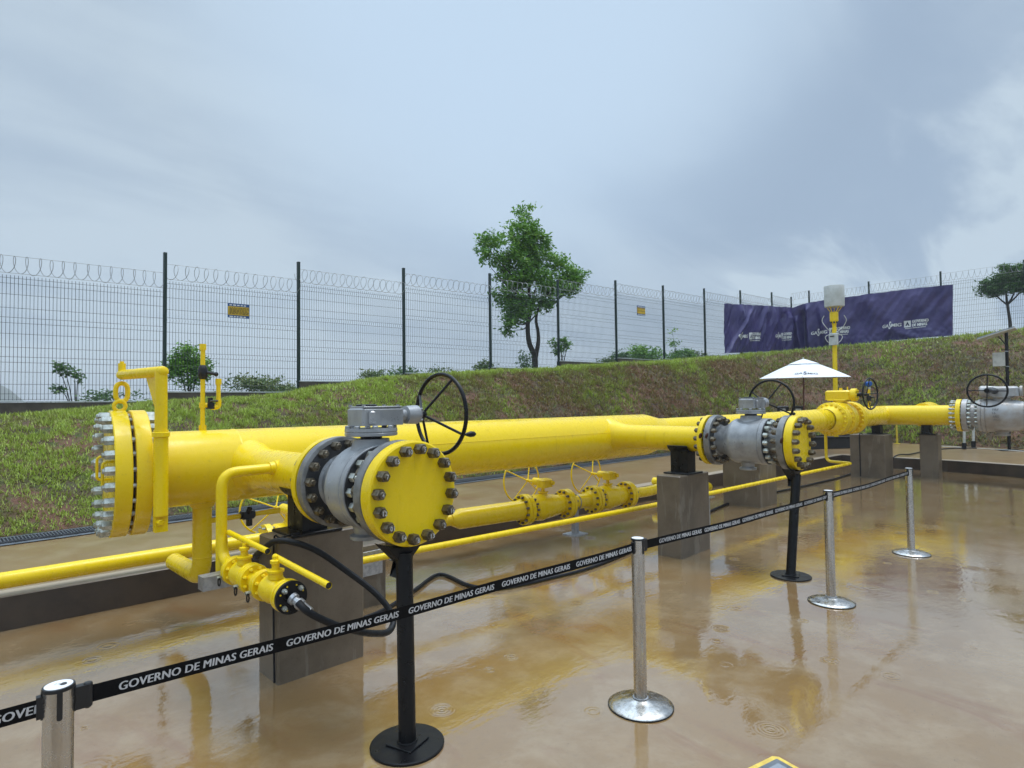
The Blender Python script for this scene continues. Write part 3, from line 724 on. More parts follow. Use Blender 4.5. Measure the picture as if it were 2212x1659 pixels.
mb.tube(resample([(13.91, 12.87, 2.4), (13.9, 12.87, 2.8), (13.88, 12.87, 3.15), (13.68, 12.9, 3.55), (13.62, 12.9, 4.12), (13.75, 12.89, 4.57), (13.65, 12.9, 5.58), (13.58, 12.9, 6.74), (13.55, 12.9, 7.4)], 4), [.115-.0029*i for i in range(33)], 9)
mb.tube(resample([(13.9, 12.87, 3.0), (13.97, 12.86, 3.25), (14.06, 12.86, 3.6), (14.05, 12.86, 3.93), (13.97, 12.86, 4.3), (14.12, 12.85, 4.68), (14.84, 12.77, 5.58), (15.5, 12.7, 5.9)], 4), [.082-.0022*i for i in range(29)], 9)
mb.build('trunk', 'bark', tr, 60)
mb = MB(); rd = random.Random(5)
for (x, y, z, a, c_) in LOBES:
    s = Vector((13.7 if x < 14.3 else 14.6, 12.88, max(z-.9, 4.2) if x < 14.3 else max(z-.7, 4.6))); e = Vector((x, y+rd.uniform(-.3, .3), z)); m_ = (s+e)/2+Vector((0, rd.uniform(-.1, .1), -.1))
    mb.tube(resample([s, m_, e], 4), [.03-.003*i for i in range(9)], 5)
mb.build('branches', 'bark', tr, 60)
leaf_part('crown', [(x, y, z, a, min(a*1.1, .6), c_) for x, y, z, a, c_ in LOBES], 19000, .062, 21, 'leaf_tree', tr, .09)
def plant(name, label, base, wd, zt, n, size, mat, seed, cat='bush', blobs=None, stem=.02, group=None, clump=.1, lean=0):
    b_ = Vector(base); hgt = zt-b_.z; t_ = thing(name, label, cat, (b_.x, b_.y, b_.z-.35), 0, group)
    r = random.Random(seed)
    if blobs is None:
        blobs = [(b_.x+r.uniform(-.34, .34)*wd, b_.y+r.uniform(-.25, .25)*wd, b_.z+hgt*r.uniform(.15, .78), wd*.22, wd*.22, hgt*.22) for _ in range(9)]
    mb = MB()
    for k in range(min(7, len(blobs))):
        q = blobs[k]; mb.tube(resample([(b_.x, b_.y, b_.z-.4), ((b_.x+q[0])/2+lean, (b_.y+q[1])/2, (b_.z+q[2])/2), q[:3]], 4), [stem*(1-.09*i) for i in range(9)], 6)
    mb.build('stem', 'bark', t_, 60)
    leaf_part('foliage', blobs, n, size, seed, mat, t_, clump)
    return t_
PG = 'bushes beyond the fence'
plant('sapling', 'thin sapling with a bare leaning stem behind the fence at the far left', (2.3, 14.4, 1.6), .5, 2.5, 420, .045, 'leaf_dark', 31, 'sapling', [(2.12, 14.5, 2.43, .14, .12, .10), (2.28, 14.45, 2.33, .16, .12, .10), (2.0, 14.5, 2.52, .08, .08, .06), (2.32, 14.4, 2.22, .12, .1, .05), (2.05, 14.5, 2.05, .07, .1, .05)], .014, clump=.05)
plant('shrub', 'low twiggy weeds behind the fence between the sapling and the closure davit', (2.75, 14.0, 1.6), 1.3, 2.05, 700, .035, 'leaf_dark', 32, group=PG, clump=.07)
plant('bush', 'round dense green bush behind the fence right beside the second post', (4.17, 13.77, 1.9), .88, 2.97, 3600, .042, 'leaf_tree', 33, group=PG, clump=.085,
      blobs=[(4.1, 13.77, 2.62, .33, .33, .26), (4.35, 13.75, 2.52, .26, .3, .22), (3.92, 13.8, 2.45, .22, .3, .2), (4.2, 13.8, 2.28, .3, .3, .16), (4.05, 13.75, 2.84, .16, .2, .1)])
plant('bush', 'wide yellowish hedge of bushes behind the fence below the first warning sign', (6.2, 15.06, 1.7), 2.2, 2.5, 3800, .045, 'leaf_bush', 34, group=PG)
plant('bush', 'low bush cut off by the wall behind the third fence bay', (9.03, 14.77, 2.0), 1.35, 2.70, 1700, .045, 'leaf_bush', 35, group=PG)
plant('bush', 'small dark bush directly behind the third post', (9.54, 13.72, 2.2), .66, 2.68, 800, .042, 'leaf_dark', 36, group=PG)
plant('bush', 'sparse low bush behind the fence right of the large black handwheel', (11.54, 14.51, 2.3), .95, 2.80, 500, .045, 'leaf_bush', 37, group=PG)
plant('bush', 'loose pale bush behind the post left of the tree', (12.31, 13.43, 2.2), .75, 3.1, 1300, .045, 'leaf_bush', 38, group=PG)
plant('shrub', 'small dark shrub at the foot of the tall tree', (13.3, 12.75, 2.3), .4, 3.3, 700, .045, 'leaf_dark', 39, group=PG)
plant('young_tree', 'young open tree behind the fence to the right of the tall tree', (15.45, 13.11, 2.8), 1.15, 3.9, 900, .05, 'leaf_tree', 40, 'tree', [(15.1, 13.1, 3.62, .25, .25, .14), (15.5, 13.1, 3.75, .22, .25, .12), (15.85, 13.1, 3.62, .28, .2, .1), (15.3, 13.1, 3.4, .25, .2, .1), (15.6, 13.1, 3.45, .2, .2, .1)], .022, clump=.06)
plant('bush', 'low bush behind the wall halfway between tree and second sign', (18.6, 13.6, 2.95), 1.1, 3.42, 700, .05, 'leaf_bush', 41, group=PG)
plant('bush', 'tiny dark bush beside the post left of the second sign', (18.1, 12.6, 3.1), .6, 3.5, 600, .05, 'leaf_dark', 42, group=PG)
plant('bush', 'full green bush behind the fence below the second warning sign', (20.63, 13.08, 3.0), 2.1, 3.98, 3200, .055, 'leaf_tree', 43, group=PG)
plant('bush', 'bush with one tall thin shoot behind the fence', (22.81, 12.86, 3.0), 1.9, 4.4, 2600, .055, 'leaf_tree', 44, group=PG,
      blobs=[(22.6, 12.86, 3.5, .3, .3, .25), (23.2, 12.8, 3.6, .45, .3, .28), (23.6, 12.8, 3.45, .3, .3, .25), (22.2, 12.86, 3.35, .35, .3, .2), (22.35, 12.86, 4.0, .13, .13, .3), (22.3, 12.86, 4.45, .1, .1, .12)])
plant('bush', 'bush half hidden behind the last post before the banner', (24.4, 12.7, 3.2), 1.3, 3.92, 1100, .055, 'leaf_bush', 45, group=PG)
rt = thing('tree', 'smaller umbrella shaped tree behind the fence at the far right edge', 'tree', (28.5, 2.65, 3.4))
mb = MB(); mb.tube(resample([(28.5, 2.66, 3.2), (28.53, 2.62, 4.2), (28.5, 2.68, 5.1), (28.5, 2.7, 5.5)], 5), [.07-.003*i for i in range(16)], 8)
for q in [(28.4, 3.1, 5.6), (28.5, 2.2, 5.6), (28.5, 2.7, 6.1), (28.9, 2.4, 5.8)]: mb.tube(resample([(28.5, 2.68, 5.05), (28.5, (2.68+q[1])/2, 5.3), q], 4), [.035-.002*i for i in range(9)], 6)
mb.build('trunk', 'bark', rt, 60)
leaf_part('crown', [(28.5, 3.05, 5.62, .38, .38, .22), (28.5, 2.7, 5.95, .45, .45, .30), (28.5, 2.3, 6.1, .4, .45, .28), (28.5, 1.9, 6.2, .4, .45, .25), (28.5, 2.05, 5.6, .4, .4, .2), (28.5, 3.2, 5.9, .25, .25, .15), (28.3, 1.5, 5.9, .4, .4, .3), (28.5, 3.3, 5.7, .25, .3, .2), (28.4, 2.6, 5.65, .4, .5, .22), (28.4, 2.5, 6.25, .35, .5, .25)], 11000, .062, 51, 'leaf_dark', rt, .09)
# ------------------------------------------------------------------ pipework
H0, H1 = Vector((1.15, 4.84, 1.22)), Vector((7.0, 4.52, 1.22))
HE = Vector((15.0, 3.57, 1.305)); HD = (H1-H0).normalized()
HR, SR_ = .272, .205
hp = thing('header_pipe', 'huge yellow gas pipe across the picture with a bolted round closure at its left end', 'pipe', (1.15, 4.84, 0))
mb = MB()
mb.lathe(H0, HD, [(0, HR), (.6, HR), (.605, HR+.003), (.62, HR+.003), (.625, HR), ((H1-H0).length, HR), ((H1-H0).length+.08, HR-.012), ((H1-H0).length+.34, SR_+.006), ((H1-H0).length+.42, SR_)], 72, False)
mb.build('shell', 'yellow_paint', hp, 50)
SD = (HE-H1).normalized()
MB().lathe(H1+HD*.35, SD, [(0, SR_), (4.6, SR_), (4.603, SR_+.004), (4.62, SR_+.004), (4.625, SR_), (5.28, SR_)], 56, False).build('narrow_pipe', 'yellow_paint', hp, 50)
# longitudinal weld bead on the camera side
perp = Vector((HD.y, -HD.x, 0)).normalized()
MB().tube([H0+HD*s+perp*HR*math.cos(.28)+Vector((0, 0, HR*math.sin(.28))) for s in (.66, 2.5, 4.3, 5.4)], .0035, 6).build('weld_seam', 'yellow_paint', hp)
def branch(x, z, y_end, hy):
    """side outlet with a reinforced saddle"""
    hy_ = hy; y0 = hy_-.14
    prof = []
    for i in range(9):
        s = i/8; prof.append((s*.30, .225-(.225-.142)*math.sin(s*PI/2)**.8))
    prof += [(y0-y_end-.09, .140), (y0-y_end-.03, .165), (y0-y_end, .165)]
    MB().lathe((x, y0, z), (0, -1, 0), prof, 48, False).build('side_outlet', 'yellow_paint', hp, 50)
    MB().lathe((x, y_end, z), (0, -1, 0), [(0, .262), (.003, .265), (.045, .265), (.048, .262)], 64).build('outlet_flange', 'yellow_paint', hp, 30)
branch(1.82, 1.215, 3.368, 4.80)
branch(6.15, 1.245, 3.138, 4.565)
# closure: two thick flanges, one blind, ring of big studs
CX = 1.0
AX = Vector((math.cos(math.radians(-6)), math.sin(math.radians(-6)), 0)); C2 = Vector((1.17, 4.838, 1.22))
MB().lathe(C2-AX*.095, AX, [(0, .425), (.006, .43), (.088, .43), (.094, .425), (.10, .33), (.17, HR)], 80).build('closure_flange', 'yellow_paint', hp, 30)
MB().lathe(C2-AX*.212, AX, [(0, .425), (.006, .43), (.092, .43), (.097, .425)], 80).build('closure_cover', 'yellow_paint', hp, 30)
MB().lathe(C2-AX*.117, AX, [(0, .36), (.024, .36)], 60).build('gasket', 'dark_flange_face', hp, 30)
bolt_ring(hp, None, C2-AX*.212, AX, .392, 24, 0, .211, .064, 'zinc_steel', 'stud_bolt', .5, rod=.034, ext=.010)
for y, z0, z1 in ((4.68, 1.35, 1.20), (4.52, 1.325, 1.165)):
    MB().tube(fillet([(.962, y, z0), (.862, y, z0), (.862, y, z1), (.962, y, z1)], .025), .0085, 8).build('cover_handle', 'yellow_paint', hp)
# davit that swings the cover
dv = MB(); dv.tube([(1.152, 4.372, .97), (1.152, 4.372, 1.52)], .043, 20); dv.tube([(1.152, 4.372, 1.50), (1.15, 4.372, 1.895)], .037, 20); dv.build('davit_post', 'yellow_paint', hp)
MB().lathe((1.152, 4.372, 1.475), (0, 0, 1), [(0, .045), (.003, .052), (.03, .052), (.034, .045)], 24).build('davit_collar', 'yellow_paint', hp, 30)
MB().lathe((1.155, 4.36, 1.90), Vector((1.03, 4.87, 1.895))-Vector((1.155, 4.36, 1.90)), [(-.03, .015), (-.02, .03), (0, .036), (.51, .034), (.525, .03), (.53, .01)], 20).build('davit_arm', 'yellow_paint', hp)
gu = MB(); a, b_, c_ = Vector((1.140, 4.42, 1.88)), Vector((1.11, 4.56, 1.88)), Vector((1.145, 4.41, 1.60)); nn = Vector((.97, .24, 0))*.005
gu.add([a-nn, b_-nn, c_-nn, a+nn, b_+nn, c_+nn], [(0, 1, 2), (5, 4, 3), (0, 3, 4, 1), (1, 4, 5, 2), (2, 5, 3, 0)]).build('gusset', 'yellow_paint', hp, 0)
MB().box((1.155, 4.385, .93), (.075, .05, .13)).build('davit_bracket', 'yellow_paint', hp, 0)
bk = MB(); bk.lathe((1.14, 4.36, .93), (.3, -1, 0), [(0, .022), (.02, .022), (.024, .016)], 6); bk.build('bracket_bolt', 'yellow_paint', hp, 20)
MB().tube([(1.035+.036*math.sin(t), 4.86, 1.775+.062*math.copysign(abs(math.cos(t))**.6, math.cos(t))) for t in [2*PI*i/28 for i in range(28)]], .016, 8, closed=True).build('lifting_link', 'yellow_paint', hp)
MB().torus((1.02, 4.84, 1.68), (0, 1, 0), .034, .013, 24, 8).build('lifting_eye', 'yellow_paint', hp)
MB().cyl((1.035, 4.86, 1.92), (1.035, 4.86, 1.975), .024, 16).cyl((1.035, 4.86, 1.975), (1.035, 4.86, 1.99), .013, 12).build('davit_nut', 'yellow_paint', hp, 30)
# vent pipe with two small black valves
vx, vy = 1.553, 4.84
mb = MB(); mb.cyl((vx, vy, 1.48), (vx, vy, 1.53), .026, 16).cyl((vx, vy, 1.5), (vx, vy, 1.90), .0165, 14).cyl((vx, vy, 1.96), (vx, vy, 2.10), .0165, 14).cyl((vx, vy, 2.095), (vx, vy, 2.14), .023, 14)
mb.cyl((vx, vy, 1.66), (vx, vy, 1.70), .024, 14).cyl((vx, vy, 1.68), (vx+.03, vy-.01, 1.68), .018, 12)
mb.tube(fillet([(vx+.055, vy-.015, 1.665), (vx+.105, vy-.02, 1.665), (vx+.105, vy-.02, 1.72)], .02), .021, 10).cyl((vx+.105, vy-.02, 1.71), (vx+.105, vy-.02, 1.85), .016, 12).cyl((vx+.105, vy-.02, 1.835), (vx+.105, vy-.02, 1.88), .022, 12)
mb.build('vent_pipe', 'yellow_paint', hp, 35)
mb = MB(); mb.lathe((vx, vy, 1.875), (0, 0, 1), [(0, .022), (.01, .028), (.03, .034), (.07, .034), (.09, .028), (.105, .02)], 14).cyl((vx+.02, vy-.02, 1.925), (vx+.075, vy-.03, 1.915), .012, 8).sph((vx+.085, vy-.03, 1.913), .018, 8)
mb.build('vent_valve', 'black_plastic', hp, 35)
mb = MB(); mb.box((vx+.05, vy-.012, 1.675), (.045, .05, .05)).cyl((vx+.05, vy-.012, 1.69), (vx+.05, vy-.012, 1.735), .018, 10).cyl((vx+.035, vy-.05, 1.71), (vx+.09, vy-.05, 1.71), .008, 6); mb.build('vent_valve', 'black_plastic', hp, 35)
# bottom outlets of the header
nz_ = MB(); nz_.lathe((vx, 4.84, .99), (0, 0, -1), [(0, .10), (.06, .082), (.075, .067)], 28, False); nz_.tube(fillet([(vx, 4.84, .95), (vx, 4.84, .40), (vx, 5.50, .40)], .15, 10), .066, 28); nz_.lathe((vx, 4.84, .545), (0, 0, 1), [(0, .066), (.003, .069), (.01, .069), (.013, .066)], 28, False)
nz_.build('drop_pipe', 'yellow_paint', hp, 50)
mb = MB(); mb.tube([(vx+.05, 4.82, .812), (1.83, 4.82, .817)], .02, 12); mb.tube([(1.92, 4.82, .819), (2.11, 4.82, .82)], .02, 12); mb.cyl((2.04, 4.82, .82), (2.13, 4.82, .82), .024, 12); mb.build('purge_pipe', 'yellow_paint', hp)
mb = MB(); mb.box((1.875, 4.82, .82), (.085, .07, .06)).cyl((1.875, 4.80, .84), (1.875, 4.77, .875), .02, 8).box((1.875, 4.78, .765), (.035, .03, .05), .4); mb.cyl((1.82, 4.82, .82), (1.93, 4.82, .82), .03, 8); mb.build('purge_valve', 'black_plastic', hp, 35)
# ------------------------------------------------------------------ bolted ball valve, local frame: axis +Y, blind face at y=0
VZ = 1.215
def big_valve(name, label, loc, rz, body='cast_grey_paint', blind=True, E=0):
    t_ = thing(name, label, 'valve', loc, rz, 'grey ball valves with blind covers')
    M_ = WM[t_]; Y = (0, 1, 0); z = VZ
    MB(M_).lathe((0, 0, z), Y, [(0, .258), (.006, .267), (.073, .267), (.075, .262)], 72).build('blind_cover', 'yellow_paint', t_, 30)
    MB(M_).lathe((0, .074, z), Y, [(0, .235), (.010, .235)], 48).build('gasket', 'dark_flange_face', t_, 30)
    MB(M_).lathe((0, .083, z), Y, [(0, .260), (.004, .267), (.062, .267), (.066, .260)], 72).build('end_flange', 'flange_grey', t_, 30)
    MB(M_).lathe((0, .148, z), Y, [(0, .19), (.012, .165), (.04, .155), (.11, .155), (.15, .17)], 56, False).build('front_neck', 'flange_grey', t_, 40)
    MB(M_).lathe((0, .296, z), Y, [(-.002, .228), (.002, .228)], 56).build('joint_face', 'dark_flange_face', t_, 20)
    MB(M_).lathe((0, .298, z), Y, [(0, .232), (.003, .236), (.040, .236), (.043, .231), (.046, .231), (.049, .236), (.068, .236), (.071, .230)], 64).build('joint_ring', body, t_, 30)
    MB(M_).lathe((0, .365, z), Y, [(0, .229), (.12+E, .229), (.135+E, .232), (.145+E, .229), (.175+E, .213), (.21+E, .185), (.24+E, .162), (.27+E, .152), (.32+E, .152), (.335+E, .175)], 64, False).build('body', body, t_, 50)
    MB(M_).lathe((0, .698+E, z), Y, [(-.003, .245), (0, .245)], 64).build('flange_face', 'dark_flange_face', t_, 20)
    MB(M_).lathe((0, .700+E, z), Y, [(0, .260), (.004, .267), (.060, .267), (.064, .262)], 72).build('end_flange', 'flange_grey', t_, 30)
    MB(M_).lathe((0, .763+E, z), Y, [(0, .235), (.010, .235)], 48).build('gasket', 'dark_flange_face', t_, 30)
    st = bolt_ring(t_, M_, (0, 0, z), Y, .226, 16, 0, .149, .058, 'oily_steel', 'stud_bolt', .25, rod=.034, ext=.008)
    bolt_ring(t_, M_, (0, 0, z), Y, .226, 16, .696+E, .836+E, .054, 'oily_steel', 'stud_bolt', .25, rod=.032, ext=.006)
    bolt_ring(t_, M_, (0, 0, z), Y, .200, 16, .292, .30, .050, 'zinc_steel', 'joint_bolt', 0, rod=.028, ext=.004)
    # stem, mounting plate, gearbox, worm shaft and dished handwheel
    c = Vector((.01, .42+E*.6, 0))
    MB(M_).lathe(c+Vector((0, 0, z+.16)), (0, 0, 1), [(0, .16), (.03, .125), (.06, .108), (.098, .10), (.104, .10)], 36).build('stem_neck', body, t_, 40)
    mb = MB(M_); mb.lathe(c+Vector((0, 0, z+.262)), (0, 0, 1), [(0, .06), (.024, .06)], 20); mb.build('stem_gap', 'black_paint', t_, 30)
    mb = MB(M_); mb.lathe(c+Vector((0, 0, z+.297)), (0, 0, 1), [(-.016, .140), (-.013, .145), (0, .145), (.003, .142), (.006, .142), (.009, .145), (.026, .143)], 40)
    for k in range(8):
        a = 2*PI*(k+.5)/8; q = c+Vector((.127*math.cos(a), .127*math.sin(a), z+.321)); mb.lathe(q, (0, 0, 1), [(0, .016), (.014, .016), (.018, .012)], 6)
    mb.build('mounting_plate', body, t_, 30)
    mb = MB(M_); mb.bbox(c+Vector((.03, 0, z+.388)), (.27, .17, .10), 0, .012); mb.bbox(c+Vector((.03, 0, z+.441)), (.25, .165, .008), 0, .002)
    for k, (dx, dy) in enumerate(((-.10, -.07), (.12, -.07), (-.10, .07), (.12, .07))): mb.lathe(c+Vector((dx+.01, dy, z+.445)), (0, 0, 1), [(0, .010), (.009, .010)], 6)
    mb.bbox(c+Vector((-.05, -.092, z+.385)), (.045, .02, .07), 0, .008)
    mb.build('gearbox', body, t_, 30)
    MB(M_).lathe(c+Vector((-.03, 0, z+.444)), (0, 0, 1), [(0, .058), (.008, .058), (.012, .05)], 24).build('gearbox_cap', 'black_paint', t_, 30)
    yw = -.02
    mb = MB(M_); mb.lathe(c+Vector((.16, yw, z+.392)), (1, 0, 0), [(0, .032), (.05, .032), (.055, .052), (.11, .055), (.135, .055), (.138, .05), (.16, .03)], 32)
    for k in range(4):
        a = PI/4+k*PI/2; q = c+Vector((.295, yw+.045*math.cos(a), z+.392+.045*math.sin(a))); mb.lathe(q, (1, 0, 0), [(0, .009), (.018, .009)], 6)
    mb.build('worm_housing', body, t_, 32)
    hub = c+Vector((.335, yw, z+.392)); rc = c+Vector((.475, yw, z+.392)); WRr = .243
    hw = thing_part = MB(M_).torus(rc, (1, 0, 0), WRr, .0125, 56, 10).build('handwheel', 'black_paint', t_)
    mb = MB(M_); mb.lathe(hub+Vector((-.03, 0, 0)), (1, 0, 0), [(0, .02), (.02, .026), (.05, .024), (.055, .014)], 16); mb.build('hub', 'black_paint', hw, 30)
    for k in range(4):
        a = math.radians(30+90*k); e = rc+Vector((0, -WRr*math.sin(a), WRr*math.cos(a))); MB(M_).tube([hub, e], .008, 8).build('spoke', 'black_paint', hw)
    a = math.radians(120); e = rc+Vector((0, -WRr*math.sin(a), WRr*math.cos(a)))
    MB(M_).lathe(e, (1, 0, 0), [(0, .007), (.025, .007), (.03, .011), (.06, .018), (.085, .016), (.10, .006)], 12).build('crank_handle', 'black_paint', hw)
    MB(M_).lathe((.0, .47+E*.5, z-.215), (0, 0, -1), [(0, .07), (.05, .062), (.06, .085), (.078, .085), (.082, .078)], 28).build('drain_boss', body, t_, 30)
    return t_, st, M_
v1, st1, MV1 = big_valve('ball_valve', 'nearest grey ball valve with yellow blind cover and large black handwheel', (1.82, 2.53, 0), 0)
v2, st2, MV2 = big_valve('ball_valve', 'second grey ball valve, further right, between concrete pier and black jack stand', (6.15, 2.17, .03), 0, E=.13)
lug = MB(); 
for q in ((5.89, 3.02, 1.30), (5.885, 3.09, 1.30), (5.886, 2.255, 1.28)):
    lug.torus(q, (0, 1, .3), .022, .009, 14, 6); lug.sph(q, .012, 6)
lug.build('lifting_lug', 'rust', v2)
# painted numbers on the stud ends of the near cover
digs = ['4', '7', '15', '10', '5', '5', '6', '3', '9', '16', '2', '13', '8', '14', '01', '12']
order = sorted(range(16), key=lambda i: 0)
for i, s_ in enumerate(st1[:16]):
    tv, tf = text_mesh(digs[i % 16], 0, .03)
    hgt_ = .022; wd_ = .012*len(digs[i % 16])
    MB().add([(1.82+(s_.location.x)-wd_/2+x*wd_, 2.53-.0632, s_.location.z-hgt_/2+y*hgt_) for x, y in tv], tf).build('painted_number', 'tape_ink', s_, 0)
# black saddles on the piers
def saddle(loc, label, r, zc, zb=.866, rz=0, wx=.17):
    t_ = thing('pipe_saddle', label, 'support', (loc[0], loc[1], zb), rz, 'black steel pipe saddles')
    M_ = WM[t_]; h = zc-r-zb
    MB(M_).bbox((0, 0, .008), (.34, .30, .016), 0, .004).build('base_plate', 'black_paint', t_, 0)
    mb = MB(M_); mb.box((0, 0, h/2+.016), (wx, .012, h+.06)); 
    for s in (-1, 1): mb.box((s*(wx/2-.006), 0, h/2+.03), (.012, .20, h+.05))
    mb.box((0, -.10, h/2+.01), (wx*.98, .012, h)); mb.box((0, .10, h/2+.01), (wx*.98, .012, h))
    mb.build('web_plates', 'black_paint', t_, 0)
    mb = MB(M_); vs = []; n = 20
    for yy in (-.12, .12):
        for rr in (r+.002, r+.012):
            for i in range(n+1):
                a = math.radians(-90-62+124*i/n); vs.append((rr*math.cos(a), yy, zc-zb+rr*math.sin(a)))
    k = n+1; fs = []
    for i in range(n): fs += [(i, i+1, k+i+1, k+i), (2*k+i, 3*k+i, 3*k+i+1, 2*k+i+1), (i, 2*k+i, 2*k+i+1, i+1), (k+i, k+i+1, 3*k+i+1, 3*k+i)]
    fs += [(0, k, 3*k, 2*k), (n, 2*k+n, 3*k+n, k+n)]
    mb.add(vs, fs).build('cradle', 'black_paint', t_, 0); return t_
def pier(x0, x1, y0, y1, zt, label, rz=0, z0=-.01, name='concrete_pier'):
    c = ((x0+x1)/2, (y0+y1)/2); mb = MB(); mb.bbox((c[0], c[1], (zt+z0)/2), (x1-x0, y1-y0, zt-z0), rz, .008)
    o = mb.build(name, 'pier_concrete', None, 0, origin=(c[0], c[1], 0)); tagit(o, label, 'pier', 'rendered concrete piers under the pipes'); return o
pier(1.575, 2.155, 3.575, 3.86, .86, 'nearest brown concrete pier behind the drooping black hose')
saddle((1.83, 3.72), 'black saddle under the near side outlet, on the nearest pier', .14, VZ, .86)
pier(5.76, 6.40, 3.27, 3.555, .866, 'brown concrete pier with pale drip marks in the middle of the picture')
saddle((6.10, 3.42), 'black saddle between the middle pier and the second side outlet', .14, VZ+.03)
pb = pier(2.25, 2.86, 4.39, 4.66, .51, 'low concrete block just behind the nearest pier, with steel plates')
MB().bbox((2.68, 4.383, .36), (.28, .008, .20), 0, .002).build('steel_plate', 'galvanised', pb, 0)
MB().box((2.90, 4.32, .37), (.10, .13, .008)).build('steel_bracket', 'galvanised', pb, 0)
pier(9.28, 9.92, 3.90, 4.50, .98, 'squat concrete pier seen behind and below the second grey ball valve', .0)
pier(14.30, 14.95, 3.40, 4.05, .90, 'wide concrete pier below the yellow pipe bend, left of the slimmer far one', 0)
pier(14.98, 15.35, 2.60, 2.92, .905, 'slim far right concrete pier under the short cross pipe', 0)
saddle((14.85, 3.66), 'black saddle on the wide far pier beside the yellow valve', SR_, 1.305, .90, PI/2)
saddle((15.10, 2.80), 'black saddle on the slim far right pier', SR_, 1.31, .905, PI/2)
# floor jacks
def jack(x, y, top, label, tilt):
    t_ = thing('jack_stand', label, 'stand', (x, y, 0), 0, 'black tube stands under the valves')
    mb = MB(); mb.lathe((x, y, 0), (0, 0, 1), [(0, .18), (.010, .18), (.014, .176)], 56); mb.build('base_disc', 'black_paint', t_, 30)
    MB().bbox((x, y, .019), (.15, .15, .008), .3, .002).build('base_plate', 'black_paint', t_, 0)
    MB().torus((x, y, .026), (0, 0, 1), .046, .005, 32, 6).build('weld_ring', 'black_paint', t_)
    tp = Vector((x+tilt[0], y+tilt[1], top))
    MB().cyl((x, y, .02), tp-Vector((0, 0, .04)), .0425, 28).build('tube', 'black_paint', t_, 40)
    mb = MB(); n = 14; vs = []
    for yy in (-.02, .09):
        for i in range(n+1):
            a = math.radians(-90-26+52*i/n); vs.append((tp.x+.27*math.sin(a+PI/2)*-1, tp.y+yy, VZ+(.03 if x > 4 else 0)-.268*math.cos(a+PI/2)))
        vs += [(tp.x+.045, tp.y+yy*.6+.01, top-.16), (tp.x-.045, tp.y+yy*.6+.01, top-.16)]
    k = n+3; mb.add(vs, [tuple(range(k)), tuple(reversed(range(k, 2*k)))]+[(i, k+i, k+(i+1) % k, (i+1) % k) for i in range(k)])
    mb.build('head_bracket', 'black_paint', t_, 0); return t_
jack(1.745, 2.50, .96, 'nearest black tube stand on a round base under the big yellow cover', (.03, .06))
jack(5.90, 2.21, .99, 'further black tube stand on a round base under the second valve cover', (.15, -.02))
# ------------------------------------------------------------------ small drain line with lever valves
dl = thing('drain_line', 'yellow drain line with two lever valves and a black end plate beside the nearest pier', 'valve line', (1.36, 3.9, 0))
mb = MB(); mb.tube(fillet([(1.70, 3.90, 1.262), (1.362, 3.90, 1.258), (1.362, 3.90, .585), (1.56, 3.95, .575)], .10, 8), .0325, 20); mb.build('riser', 'yellow_paint', dl, 50)
MB().lathe((1.655, 3.90, 1.262), (1, 0, 0), [(0, .04), (.03, .043), (.035, .05), (.055, .045), (.07, .06)], 20).build('weld_outlet', 'yellow_paint', dl)
MB().tube(fillet([(1.362, 3.90, .88), (1.365, 3.88, .74), (1.37, 3.70, .71)], .07, 6), .0325, 20).build('outlet_tee', 'yellow_paint', dl)
LX, LZ = 1.375, .70
def small_flange(y0, y1, mat='yellow_paint', r=.083): MB().lathe((LX, y1, LZ), (0, -1, 0), [(0, r-.003), (.003, r), (y1-y0-.003, r), (y1-y0, r-.003)], 36).build('flange', mat, dl, 30)
MB().lathe((LX, 3.76, LZ), (0, -1, 0), [(0, .034), (.03, .045), (.04, .05)], 24, False).build('flange_neck', 'yellow_paint', dl)
for k, y in enumerate((3.72, 3.46, 3.38, 3.03)): pass
segs = [(3.705, 3.727), (3.68, 3.702)]
small_flange(3.700, 3.722); small_flange(3.675, 3.697)
MB().lathe((LX, 3.676, LZ), (0, -1, 0), [(0, .05), (.03, .05), (.05, .072), (.09, .074), (.13, .06), (.15, .048), (.19, .048)], 32, False).build('valve_body', 'yellow_paint', dl)
small_flange(3.47, 3.492); small_flange(3.445, 3.467); small_flange(3.42, 3.442)
MB().lathe((LX, 3.42, LZ), (0, -1, 0), [(0, .052), (.05, .046), (.09, .046), (.13, .052)], 32, False).build('spool_neck', 'yellow_paint', dl)
small_flange(3.285, 3.307); small_flange(3.26, 3.282)
MB().lathe((LX, 3.262, LZ), (0, -1, 0), [(0, .05), (.03, .05), (.05, .072), (.10, .074), (.14, .06), (.16, .048), (.24, .048)], 32, False).build('valve_body', 'yellow_paint', dl)
small_flange(3.015, 3.037); small_flange(2.985, 3.008)
MB().lathe((LX, 2.983, LZ), (0, -1, 0), [(0, .080), (.002, .083), (.018, .083), (.020, .080)], 36).build('end_plate', 'black_paint', dl, 30)
for c0, n_b, nut in ((3.722, 8, .022), (3.492, 8, .022), (3.307, 8, .022), (3.037, 8, .022)):
    bolt_ring(dl, None, (LX, c0, LZ), (0, -1, 0), .064, n_b, 0, .05 if c0 != 3.492 else .072, nut, 'yellow_paint', 'flange_bolt', .5, ext=.003)
bolt_ring(dl, None, (LX, 2.983, LZ), (0, -1, 0), .060, 4, 0, .02, .026, 'zinc_steel', 'flange_bolt', .5, ext=.008)
for yb in (3.575, 3.155):
    mb = MB(); mb.lathe((LX, yb, LZ+.06), (0, 0, 1), [(0, .040), (.03, .036), (.034, .044), (.045, .044), (.048, .02), (.075, .02), (.08, .028), (.095, .028), (.10, .012), (.115, .012)], 20); mb.build('stem', 'yellow_paint', dl, 30)
